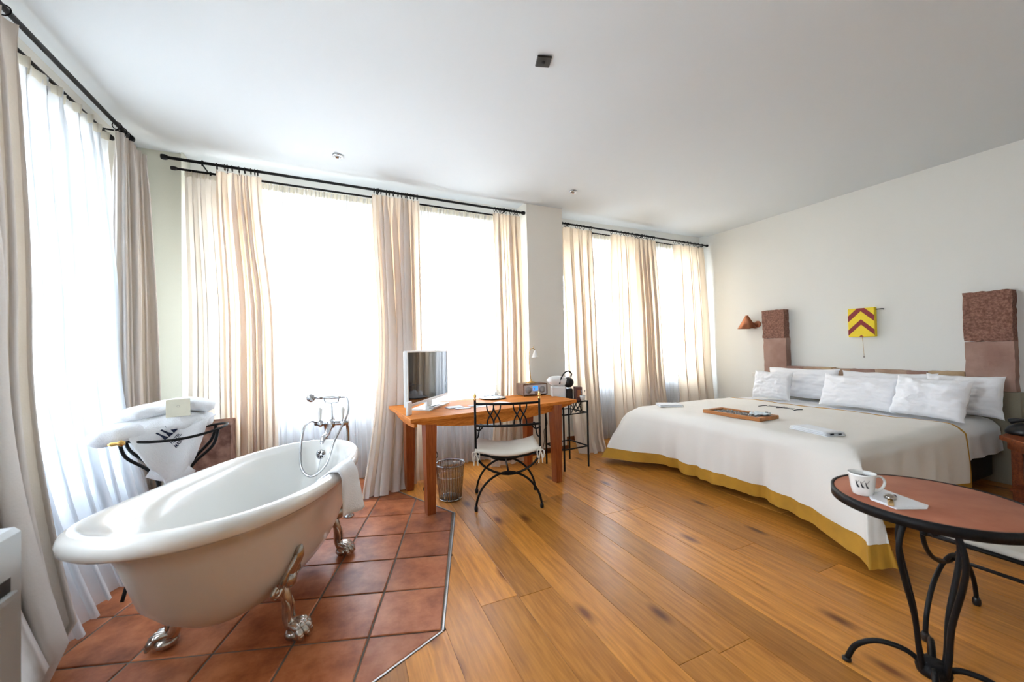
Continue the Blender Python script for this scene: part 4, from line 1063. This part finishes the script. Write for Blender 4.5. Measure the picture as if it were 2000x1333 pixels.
# ================================================================== HIGH STAND WITH COFFEE MACHINE
s_t = thing('plant_stand', 'tall square black iron stand under the coffee machine, before the pillar', 'stand', (2.31, 3.70, 0), .10)
h = .165; zt = .725
for sx_ in (-1, 1):
    for sy_ in (-1, 1): obj('leg', MB().box(sx_*h-.008, sy_*h-.008, 0, sx_*h+.008, sy_*h+.008, zt, .002), M['iron'], s_t)
for z, nm in ((zt-.008, 'top_rail'), (zt-.13, 'lower_rail'), (.225, 'shelf_rail')):
    for sx_ in (-1, 1):
        obj(nm, MB().box(sx_*h-.006, -h, z-.006, sx_*h+.006, h, z+.006), M['iron'], s_t); obj(nm, MB().box(-h, sx_*h-.006, z-.006, h, sx_*h+.006, z+.006), M['iron'], s_t)
for k in range(4):
    Mr = Matrix.Rotation(k*PI/2, 4, 'Z')
    for a, b in (((-.07, -.13), (0, -.025)), ((.07, -.13), (0, -.025)), ((-.0, -.115), (-.07, -.012)), ((0, -.115), (.07, -.012)), ((-.07, -.128), (-.07, -.01)), ((.07, -.128), (.07, -.01))):
        obj('lattice_bar', MB().tube([Mr @ Vector((a[0], -h, zt+a[1])), Mr @ Vector((b[0], -h, zt+b[1]))], .0045, 6), M['iron'], s_t)
obj('top_plate', MB().box(-h+.006, -h+.006, zt-.006, h-.006, h-.006, zt, .001), M['iron'], s_t)
cm = thing('coffee_machine', 'white capsule coffee machine with a black round head and curved lever', 'coffee machine', (2.26, 3.70, zt), -.35)
b = MB(); b.box(-.125, -.055, .0, .035, .055, .16, .01); obj('water_tank', b, M['tvwhite'], cm)
b = MB(); b.tube(spl([(-.14, 0, .19), (-.11, 0, .215), (-.03, 0, .218), (.035, 0, .20)], 6), [.035, .042, .048, .050, .052, .055, .056, .056, .056, .056, .056, .056, .056, .056, .056, .055, .055, .054, .054], 16); obj('body', b, M['tvwhite'], cm)
obj('brew_head', MB().ball((.075, 0, .20), .060, 16), M['black'], cm)
obj('lever', MB().tube(spl([(-.035, -.05, .185), (-.02, -.045, .24), (.02, -.03, .30), (.07, -.02, .325), (.105, -.02, .30), (.10, -.02, .265)], 6), .0085, 8), M['black'], cm)
obj('drip_column', MB().box(.036, -.05, .0, .115, .05, .135, .012), M['black'], cm)
cb2 = thing('capsule_box', 'small reddish box of capsules beside the coffee machine', 'box', (2.415, 3.62, zt), -.3)
obj('carton', MB().box(-.036, -.05, 0, .036, .05, .15, .002), M['maroon'], cb2); obj('carton_label', MB().box(-.02, -.051, .04, .02, -.05, .12), M['copper'], cb2)
cup = thing('cup', 'small white cup with spoons at the right edge of the high stand', 'cup', (2.43, 3.55, zt))
obj('bowl', MB().lathe([(.02, 0), (.030, .04), (.032, .06), (.029, .058), (.018, .006), (0, .005)], 16), M['enamel'], cup)
for k in (-1, 1): obj('spoon', MB().tube([(k*.006, 0, .03), (k*.022, -.005, .10)], .002, 5).ball((k*.024, -.005, .108), .009, 8, (.5, 1, 1.3)), M['chrome'], cup)

# ================================================================== BED
BX0, BX1, BY0, BY1, BZ = 3.14, 5.47, 1.42, 3.52, .60
bed = thing('bed', 'wide double bed with dark base against the sandstone headboard', 'bed', (4.3, 2.47, 0))
def rel(mb): mb.v = [(v[0]-4.3, v[1]-2.47, v[2]) for v in mb.v]; return mb
obj('base', rel(MB().box(BX0+.16, BY0+.02, .06, BX1-.01, BY1-.10, .33, .02)), M['dark'], bed)
for x in (BX0+.3, BX1-.1):
    for y in (BY0+.25, BY1-.25): obj('leg', rel(MB().box(x-.03, y-.03, 0.001, x+.03, y+.03, .06)), M['black'], bed)
obj('mattress', rel(MB().box(BX0+.03, BY0+.03, .33, BX1, BY1-.03, BZ-.025, .05)), M['sheet'], bed)
def drape(S0, S1, T0, T1, z, flare=.05, cf=.72, rnd=.07, seed=0, wr=.012, zmin=.006):
    """cloth over a box: S0 foot edge x, S1 head-end x; returns f(s, t) where s = metres from the head end, t = metres across (0 in the middle)"""
    LX = S1-S0; HT = (T1-T0)/2; yc = (T0+T1)/2
    def fn(s, t):
        a = max(0, s-LX); b = max(0, abs(t)-HT); sg = 1 if t > 0 else -1
        x = S1-min(s, LX); y = yc+sg*min(abs(t), HT)
        d = max(a, b)
        # rounded shoulder
        dz = -d + (rnd*.35 if d > rnd else rnd*.35*(d/rnd))
        ed = min(1, max(0, (min(s if False else 9, LX-min(s, LX), HT-min(abs(t), HT)))/rnd))
        dz -= rnd*.35*(1-ed)**2 if d == 0 else rnd*.35
        mn = min(a, b)
        g_ = sstep((abs(t)-(HT-.45))/.45)*min(1, a/.56)*cf
        x -= flare*a*(1+.5*nz(t*3, seed)) + .58*g_*(1-.45*min(1, b/.56)) + (.035 if a > 0 else 0)*min(1, a/rnd)
        y += sg*((.27 if sg < 0 else .06)*g_ + flare*b + .12*mn + (.035 if b > 0 else 0)*min(1, b/rnd))
        if a > 0: x -= a*.22*(nz(t*2.3, seed, a*.8)+.7*nz(t*6, seed+3, a)+.3*nz(t*13, seed+2, a*2))
        if b > 0: y += sg*b*.14*(nz(s*2.6, seed+7, b*.8)+.7*nz(s*7, seed+5, b)+.3*nz(s*13, seed+1, b*2))
        if d == 0: dz += wr*(nz(s*2.1, t*2.1, seed)+.55*nz(s*5.5, t*5.5, seed)+.22*nz(s*14, t*9, seed))
        zz = max(zmin, z+dz)
        if z+dz < zmin:                                     # cloth lying out on the floor
            k = zmin-(z+dz)
            if a >= b: x -= k*.9
            if b >= a: y += sg*k*.9
        return Vector((x, y, zz))
    return fn
LXs = 4.72
F = drape(BX0, LXs, BY0, BY1, BZ+.012, seed=2.3)
LEN = (LXs-BX0)+.545; HTs = (BY1-BY0)/2+.56
def cloth_patch(F, s0, s1, t0, t1, ds=.035, off=0.0):
    nu = max(1, int(abs(s1-s0)/ds)); nv = max(1, int(abs(t1-t0)/ds))
    return MB().grid(lambda u, v: F(lerp(s0, s1, u), lerp(t0, t1, v))+Vector((0, 0, off)), nu, nv)
bs = thing('bedspread', 'cream cotton bedspread with ochre border draped over the bed down to the floor', 'bedspread', (0,0,0))
bw = .10
ms = cloth_patch(F, bw*.4, LEN-bw, -HTs+bw, HTs-bw, .03)
obj('spread', ms, M['spread'], bs)
obj('foot_border', cloth_patch(F, LEN-bw, LEN, -HTs, HTs, .03), M['border'], bs)
obj('side_border', cloth_patch(F, bw*.4, LEN-bw, HTs-bw, HTs, .03), M['border'], bs)
obj('side_border', cloth_patch(F, bw*.4, LEN-bw, -HTs, -HTs+bw, .03), M['border'], bs)
obj('head_border', cloth_patch(F, 0, bw*.4, -HTs, HTs, .02), M['border'], bs)
# thin stitched line motif near the head end
def stroke(pts, r=.0022):
    out = []
    for (s, t) in spl([(a, b, 0) for a, b in pts], 4) if False else [(lerp(a[0], b[0], k/4), lerp(a[1], b[1], k/4)) for a, b in zip(pts[:-1], pts[1:]) for k in range(5)]:
        out.append(F(s, t)+Vector((0, 0, .004)))
    return out
em = MB(); s0 = LXs-4.36; t0 = 2.62-(BY0+BY1)/2
for a, b in ((.18, .10), (.0, .0), (-.17, -.06)):
    em.tube(stroke([(s0-.05+b*.2, t0+a), (s0+.07+b*.2, t0+a+.015)]), .004, 5)
for p_ in ([(s0-.04, t0+.16), (s0-.02, t0+.02)], [(s0+.03, t0+.14), (s0-.03, t0-.04)], [(s0+.05, t0+.03), (s0-.02, t0-.12)], [(s0+.02, t0-.02), (s0+.05, t0-.16)]):
    em.tube(stroke(p_), .0018, 5)
obj('stitched_motif', em, M['ink'], bs)
# white under-sheet visible at the head end
F2 = drape(4.40, BX1, BY0+.015, BY1-.015, BZ-.006, seed=6.1, flare=.06, wr=.008)
us = cloth_patch(F2, 0, 1.0, -((BY1-BY0)/2+.27), (BY1-BY0)/2+.27, .035)
tag(obj('bed_sheet', us, M['sheet']), 'white bed sheet showing between pillows and bedspread and over the near side', 'sheet')
obj_ = None

# pillows
def pillow(label, c, w_, h_, th, lean, rz, seed, roll=0.0, crush=.0):
    """w_ wide along local x, h_ high, leaning back by lean; c = middle of the bottom edge"""
    mb = MB(); n1, n2 = 44, 32; L_ = {}
    def pt(i, j, sd):
        u = i/n1*2-1; v = j/n2*2-1
        px = u*w_/2*(1-.06*(1-abs(v)**3)+.0*v)*(1 if True else 1); pz = v*h_/2*(1-.09*(1-abs(u)**3))
        e_ = max(0, (1-abs(u)**2.6))*max(0, (1-abs(v)**2.6)); t_ = th/2*e_**.42
        wr = .026*nz(u*2.6+seed, v*2.6, seed)+.013*nz(u*6+seed, v*6, seed)+.014*nz(u*1.5, v*8+seed, 1)+.004*nz(u*14, v*14, seed)
        t_ += wr*e_**.3*1.0
        pz += crush*(1-u*u)*(v > 0)*v*-.05
        return Vector((px+.01*nz(v*3, seed), sd*max(0.0, t_), pz+h_/2+.012*nz(u*2.5, seed+4)))
    vs = []; fs = []
    for sd in (-1, 1):
        for j in range(n2+1):
            for i in range(n1+1): vs.append(pt(i, j, sd))
    w2 = n1+1; o_ = w2*(n2+1)
    for j in range(n2):
        for i in range(n1):
            q = (j*w2+i, j*w2+i+1, (j+1)*w2+i+1, (j+1)*w2+i); fs.append(q); fs.append(tuple(o_+k for k in reversed(q)))
    mb.add(vs, fs, True)
    Mx = Matrix.Translation(c) @ Matrix.Rotation(rz, 4, 'Z') @ Matrix.Rotation(roll, 4, 'Y') @ Matrix.Rotation(-lean, 4, 'X')
    mb.v = [tuple(Mx @ Vector(v)) for v in mb.v]
    o = obj('pillow', mb, M['pillow']); return tag(o, label, 'pillow', 'white pillows on the bed')
# facing -x: local -y must look to -x  -> rz = -90 deg
q = -PI/2
zb = BZ+.012
pillow('small square white pillow, leftmost in the front row', (4.93, 3.10, zb), .44, .37, .16, .30, q+.12, 1.0)
pillow('large white pillow behind the small square one on the left', (5.26, 2.96, zb-.0), .82, .40, .16, .28, q, 2.0)
pillow('white pillow half hidden behind the long middle one', (5.30, 2.15, zb), .80, .385, .15, .26, q, 4.0)
pillow('long white pillow in the middle of the front row', (4.93, 2.235, zb), .69, .37, .17, .36, q-.08, 3.0)
pillow('white pillow front right, its corner flopped over', (4.84, 1.67, zb), .52, .385, .19, .34, q-.10, 5.5, roll=.03)
pillow('white pillow behind at the far right, against the tall stone', (5.25, 1.56, zb), .50, .39, .16, .24, q+.06, 7.0)

# folded towels, tray and bits on the spread
def folded(label, c, lx, ly, h_, rz, layers, seed):
    t = thing('folded_towel', label, 'towel', c, rz)
    for i in range(layers):
        mb = MB(); z0 = i*h_/layers
        def fn(u, v): return Vector(((u-.5)*lx*(1-.02*i), (v-.5)*ly*(1-.02*i), z0+h_/layers*.5+.002*nz(u*4, v*4, seed+i)))
        obj('fold', MB().slab(fn, 14, 10, h_/layers*.96), M['towel'], t)
    return t
folded('folded white towel on the far left corner of the bed', (3.47, 3.33, BZ+.012), .20, .26, .030, 1.05, 2, 1.0)
ft = folded('folded white towel with a dark print on the near edge of the bed', (3.42, 1.80, BZ+.012), .17, .32, .034, -.25, 3, 4.0)
obj('printed_mark', MB().box(.02, -.157, .012, .05, -.152, .020).box(-.05, -.157, .014, -.02, -.152, .024), M['ink'], ft)
wt = thing('wooden_tray', 'narrow wooden tray filled with grey pebbles on the bed', 'tray', (3.57, 2.55, BZ+.014), .03)
a, b_, hh = .145, .29, .034
for nm, bxx in (('side_rail', (-a, -b_, 0, -a+.03, b_, hh)), ('side_rail', (a-.03, -b_, 0, a, b_, hh)), ('end_rail', (-a+.03, -b_, 0, a-.03, -b_+.045, hh)), ('end_rail', (-a+.03, b_-.045, 0, a-.03, b_, hh))):
    obj(nm, MB().box(*bxx, .003), M['tray'], wt)
obj('bottom', MB().box(-a+.03, -b_+.045, .002, a-.03, b_-.045, .010), M['tray'], wt)
pb = MB()
for i in range(420):
    pb.ball((R.uniform(-a+.038, a-.038), R.uniform(-b_+.055, b_-.055), R.uniform(.014, .024)), R.uniform(.006, .011), 6, (1, R.uniform(.7, 1.2), .6))
p_ = obj('pebbles', pb, M['pebble'], wt); p_['kind'] = 'stuff'
pk = thing('sachet', 'small crumpled pale blue sachet lying on the right end of the pebble tray', 'sachet', (3.60, 2.36, BZ+.046), .5)
M['sachet'] = mat('pale_sachet', (.66,.74,.77), .35, var=.15, vscale=30)
obj('wrapper', MB().slab(lambda u, v: Vector(((u-.5)*.13, (v-.5)*.16, .014+.018*nz(u*5, v*5, 3)+.01*math.sin(u*7))), 14, 14, .008), M['sachet'], pk)
obj('printed_stamp', MB().box(.02, -.06, .022, .04, -.04, .030), M['ink'], pk)

# headboard: rendered plinth, row of stones, two tall stone ends
hb = thing('headboard', 'sandstone headboard: low row of blocks between two tall stone slabs on a rendered plinth', 'headboard', (5.55, 2.4, 0))
def hrel(mb): mb.v = [(v[0]-5.55, v[1]-2.4, v[2]) for v in mb.v]; return mb
obj('plinth', hrel(MB().box(5.505, 1.275, 0, XR-.001, 3.525, .835, .004)), M['plinth'], hb)
def block(y0, y1, z0, z1, m_, x0=5.50, jit=.004, nsub=7, seed=0):
    """roughly dressed block with uneven edges"""
    mb = MB()
    def f(u, v, x):
        y = lerp(y0, y1, u); z = lerp(z0, z1, v)
        if u in (0, 1): y += jit*nz(z*22, seed, y)
        if v in (0, 1): z += jit*nz(y*22, seed+3, z)
        return Vector((x+(jit*.9*nz(y*16, z*16, seed) if x < 5.55 else 0), y, z))
    n = nsub; W_ = n+1
    vs = [f(i/n, j/n, x0) for j in range(n+1) for i in range(n+1)]+[f(i/n, j/n, XR-.001) for j in range(n+1) for i in range(n+1)]; o_ = W_*W_; fs = []
    for j in range(n):
        for i in range(n): q_ = (j*W_+i, (j+1)*W_+i, (j+1)*W_+i+1, j*W_+i+1); fs += [q_, tuple(o_+k for k in reversed(q_))]
    for i in range(n): fs += [(i, i+1, o_+i+1, o_+i), (n*W_+i+1, n*W_+i, o_+n*W_+i, o_+n*W_+i+1)]
    for j in range(n): a = j*W_; fs += [(a+W_, a, o_+a, o_+a+W_), (a+n, a+W_+n, o_+a+W_+n, o_+a+n)]
    return hrel(mb.add(vs, fs))
obj('stone_slab', block(1.30, 1.60, 1.300, 1.765, M['stone_red'], 5.49, .009, 12, 1), M['stone_red'], hb)['label'] = 'rough red upper slab of the right end'
obj('stone_slab', block(1.30, 1.60, .840, 1.296, M['stone_smooth'], 5.497, .006, 10, 2), M['stone_smooth'], hb)['label'] = 'smooth lower slab of the right end'
obj('stone_slab', block(3.235, 3.53, 1.385, 1.775, M['stone_red'], 5.49, .009, 12, 3), M['stone_red'], hb)['label'] = 'rough red upper slab of the left end'
obj('stone_slab', block(3.225, 3.525, .840, 1.381, M['stone_smooth'], 5.497, .006, 10, 4), M['stone_smooth'], hb)['label'] = 'smooth lower slab of the left end'
ys = [1.604, 1.86, 2.02, 2.29, 2.52, 2.70, 2.83, 3.02, 3.222]; ms_ = ['stone_ochre', 'stone_smooth', 'stone_tan', 'stone_smooth', 'stone_tan', 'stone_ochre', 'stone_tan', 'stone_smooth']
for i, m_ in enumerate(ms_):
    obj('stone_block', block(ys[i]+.002, ys[i+1]-.002, .840, .998+R.uniform(-.006, .010), M[m_], 5.497+R.uniform(-.004, .004), .007, 7, 10+i), M[m_], hb)

# wall things
def sconce(y, z, label):
    t = thing('wall_lamp', label, 'wall lamp', (XR, y, z))
    obj('wall_plate', MB().lathe([(0, 0), (.047, 0), (.047, .012), (.040, .024), (.014, .03), (0, .03)], 24, M=Matrix.Translation((-.001, 0, 0)) @ Matrix.Rotation(-PI/2, 4, 'Y')), M['copper'], t)
    obj('arm', MB().tube(spl([(-.02, 0, 0), (-.07, .0, 0), (-.10, .0, .02)], 5), .010, 8), M['copper'], t)
    obj('cone_shade', MB().lathe([(.012, .135), (.022, .132), (.024, .12), (.125, -.062), (.120, -.062), (.020, .118), (0, .12)], 28, c=(-.115, .09, .0)), M['copper'], t)
    obj('bulb', MB().ball((-.115, .09, .02), .025, 10), M['enamel'], t)
sconce(3.66, 1.595, 'copper cone wall lamp left of the headboard')
sconce(1.01, 1.60, 'copper wall lamp right of the headboard, only its tip in the picture')
ch = thing('chevron_box', 'yellow wall box with dark red chevrons above the bed', 'wall box', (XR, 2.42, 1.37))
by0, by1, bz = -.125, .125, .335; xf = -.055
obj('case', MB().box(xf, by0, 0, -.001, by1, bz, .004), M['yellow'], ch)
# in the face plane: left is +y
def face(mb, poly, x=xf-.001):
    P = [(x, p[0], p[1]) for p in poly]; mb.add(P+[(x+.001, p[1], p[2]) for p in P], [tuple(range(len(P)))]); return mb
e1 = by1-.001; zt2 = bz-.001
ms2 = MB()
for lo, wd in ((.175, .070), (.018, .062)):
    ap = lo+.125
    P = [(e1, lo), (0, min(zt2, ap+.0)), (-e1, lo), (-e1, lo+wd), (0, min(zt2, ap+wd)), (e1, lo+wd)]
    if ap+wd > zt2:
        k = (ap+wd-zt2); P = [(e1, lo), (0, min(zt2-.001, ap)), (-e1, lo), (-e1, lo+wd), (-k*1.0, zt2), (k*1.0, zt2), (e1, lo+wd)]
    obj('chevron', face(MB(), P), M['red'], ch)
obj('chevron_tip', face(MB(), [(.022, .002), (0, .022), (-.022, .002)]), M['red'], ch)
obj('pull_cord', MB().tube([(xf+.02, .0, .0), (xf+.02, -.005, -.12), (xf+.02, -.01, -.225)], .0018, 5), M['gold'], ch)
obj('cord_knob', MB().ball((xf+.02, -.01, -.232), .010, 10), M['oldchrome'], ch)
obj('side_lever', MB().tube([(xf+.03, by0+.002, bz-.025), (xf+.028, by0-.055, bz-.022), (xf+.028, by0-.075, bz-.028)], [.004, .005, .007], 8), M['black'], ch)
sw = thing('wall_switch', 'pair of small white wall switches left of the pillows', 'switch', (XR, 3.735, .86))
for k in (0, 1): obj('rocker', MB().box(-.012, -.035+k*.0, -.03+k*.0, -.001, .035, .03, .003) if k == 0 else MB().box(-.015, -.012, -.018, -.012, .012, .018, .001), M['socket'], sw)

# nightstand at the right edge
ns = thing('nightstand', 'reddish wooden bedside table with a chamfered corner at the right edge', 'nightstand', (5.0, 1.0, 0))
nrel = lambda mb: (setattr(mb, 'v', [(v[0]-5.0, v[1]-1.0, v[2]) for v in mb.v]), mb)[1]
obj('top', nrel(MB().prism([(4.96, 1.27), (4.70, 1.06), (4.70, .78), (5.48, .78), (5.48, 1.27)], .49, .525, .005)), M['night'], ns)
obj('apron', nrel(MB().prism([(4.985, 1.235), (4.74, 1.04), (4.74, .81), (5.45, .81), (5.45, 1.235)], .42, .49)), M['night'], ns)
for x, y in ((5.02, 1.19), (4.78, .86), (5.41, .86), (5.41, 1.19)): obj('leg', nrel(MB().box(x-.03, y-.03, 0, x+.03, y+.03, .42, .003)), M['night'], ns)
obj('shelf', nrel(MB().box(4.82, .86, .12, 5.41, 1.19, .14, .002)), M['night'], ns)
bc = thing('telephone', 'black rounded object on the bedside table at the right edge, probably a telephone', 'telephone', (5.17, 1.13, .527), .3)
obj('body', MB().lathe([(.13, 0), (.135, .02), (.115, .06), (.07, .09), (.0, .10)], 20, sx=1.0, sy=1.2), M['black'], bc)
obj('handset', MB().tube(spl([(-.02, -.13, .10), (-.03, -.09, .115), (-.03, .0, .12), (-.03, .09, .115), (-.02, .13, .10)], 4), [.022, .022, .02, .018, .015, .014, .014, .014, .014, .014, .014, .015, .018, .02, .022, .022, .022], 10), M['black'], bc)

# ================================================================== ROUND TABLE with mug
TZ = .735; TC = (2.0, .69)
rt = thing('round_table', 'round bistro table with a terracotta top, black iron edge and lyre legs', 'table', (*TC, 0))
TR = .275
obj('table_top', MB().lathe([(0, TZ-.022), (TR-.006, TZ-.022), (TR-.006, TZ-.002), (TR-.010, TZ), (0, TZ)], 64), M['tabletop'], rt)
obj('iron_hoop', MB().lathe([(TR-.010, TZ-.034), (TR+.004, TZ-.034), (TR+.004, TZ+.001), (TR-.005, TZ+.001), (TR-.005, TZ-.0225), (TR-.010, TZ-.0225), (TR-.010, TZ-.034)], 64), M['iron'], rt)
for k in range(4):
    a = k*PI/2+1.15; ca, sa = math.cos(a), math.sin(a)
    P = [(.040, .10), (.050, .17), (.062, .30), (.100, .46), (.112, .55), (.095, .63), (.060, .672), (.020, .66), (-.02, .60)]
    obj('lyre_rod', MB().tube([Vector((r*ca-.012*sa*math.sin(i*.1), r*sa, z)) for i, (r, z, _) in enumerate(spl([(p[0], p[1], 0) for p in P], 5))], .0095, 8), M['iron'], rt)
    b2 = a+PI/4; cb_, sb_ = math.cos(b2), math.sin(b2)
    P = [(.02, .10), (.07, .135), (.15, .13), (.215, .08), (.245, .012)]
    obj('foot', MB().tube([Vector((r*cb_, r*sb_, z)) for r, z, _ in spl([(p[0], p[1], 0) for p in P], 6)], .010, 8), M['iron'], rt)
    obj('foot_pad', MB().lathe([(.016, 0), (.016, .010), (.01, .014)], 10, c=(.247*cb_, .247*sb_, .001)), M['black'], rt)
obj('hub', MB().lathe([(.046, .085), (.050, .10), (.046, .125), (.02, .13)], 20), M['iron'], rt)
obj('cross_bar', MB().box(-TR+.012, -.012, TZ-.036, TR-.012, .012, TZ-.024), M['iron'], rt)
obj('cross_bar', MB().box(-.012, -TR+.012, TZ-.036, .012, TR-.012, TZ-.024), M['iron'], rt)
mg = thing('mug', 'white mug with three black fins printed on it, holding berry tea', 'mug', (1.838, .815, TZ+.001), 0)
obj('cup', MB().lathe([(0, .002), (.027, .0), (.031, .004), (.036, .03), (.041, .075), (.0425, .082), (.0405, .0825), (.038, .074), (.033, .03), (.026, .010), (0, .009)], 40), M['enamel'], mg)
hA = -.62
obj('handle', MB().tube([Vector((r*math.cos(hA), r*math.sin(hA), z)) for r, z, _ in spl([(.038, .068, 0), (.060, .069, 0), (.074, .052, 0), (.068, .030, 0), (.050, .017, 0), (.034, .016, 0)], 6)], .0058, 10, flat=.7), M['enamel'], mg)
obj('tea', MB().lathe([(0, .066), (.0365, .066)], 24), M['tea'], mg)
lg = MB()
def onmug(a, z, o=.0013): r = lerp(.036, .041, (z-.03)/.045)+o; return Vector((r*math.cos(a), r*math.sin(a), z))
a0 = math.atan2(-.815, -1.838)-.10
for i in range(3):
    c_ = a0+.10+(i-1)*.36
    P = [(c_-.15, .060-.002*i), (c_-.09, .059-.002*i), (c_+.0, .047-.002*i), (c_+.15, .036), (c_+.13, .033), (c_-.02, .034), (c_-.10, .042)]
    lg.add([onmug(a_, z) for a_, z in P], [tuple(range(len(P)))])
    lg.tube([onmug(lerp(c_-.02, c_+.17, k/5), lerp(.052, .063, k/5)) for k in range(6)], .0005, 4)
obj('printed_fins', lg, M['ink'], mg)
nk = thing('napkin', 'white folded paper napkin under the teaspoon on the round table', 'napkin', (1.895, .735, TZ+.001), -.05)
nk.location = (0, 0, TZ+.001); nk.rotation_euler = (0, 0, 0)
obj('paper_fold', MB().prism([(1.795, .772), (1.905, .838), (1.962, .805), (1.905, .655), (1.865, .645), (1.770, .690)], 0, .003, .001), M['paper'], nk)
obj('paper_layer', MB().prism([(1.800, .770), (1.903, .832), (1.955, .803), (1.902, .662), (1.868, .652), (1.778, .694)], .003, .005, .001), M['paper'], nk)
obj('printed_mark', MB().box(-.014, -.003, 0, .014, .003, .0004, M=Matrix.Translation((1.905, .745, .0051)) @ Matrix.Rotation(.55, 4, 'Z')), M['navy'], nk)
tb = thing('tea_bag', 'teabag on a golden strip resting on the napkin beside the mug', 'teabag', (1.842, .735, TZ+.007), .40)
obj('gold_strip', MB().box(-.075, -.008, 0, .030, .008, .0015), M['gold'], tb)
obj('bag', MB().lathe([(0, .0015), (.018, .0015), (.017, .010), (.008, .015), (0, .016)], 16, c=(.012, 0, 0), sx=1.2), M['oldchrome'], tb)

# ================================================================== CEILING FITTINGS
def spot(x, y, label):
    t = thing('ceiling_spotlight', label, 'ceiling light', (x, y, ZC), 0, 'small recessed ceiling spotlights')
    obj('trim_ring', MB().lathe([(.030, -.001), (.046, -.001), (.046, -.010), (.040, -.016), (.031, -.014), (.030, -.001)], 28), M['chrome'], t)
    obj('lens', MB().lathe([(0, -.004), (.030, -.004), (.030, -.001)], 20), M['clear'], t)
    obj('lamp_reflector', MB().lathe([(0, -.001), (.028, -.001), (.029, -.003), (0, -.003)], 20), M['silver'], t)
spot(.007, 3.79, 'small round chrome ceiling spotlight over the bathtub')
spot(2.46, 3.69, 'small round chrome ceiling spotlight near the pillar')
sn = thing('ceiling_sensor', 'square black sensor plate on the ceiling', 'sensor', (1.17, 2.05, ZC), -.30)
obj('plate', MB().box(-.045, -.045, -.014, .045, .045, -.001, .004), M['black'], sn)
obj('sensor_eye', MB().lathe([(.012, -.014), (.010, -.018), (0, -.019)], 16), M['dark'], sn)
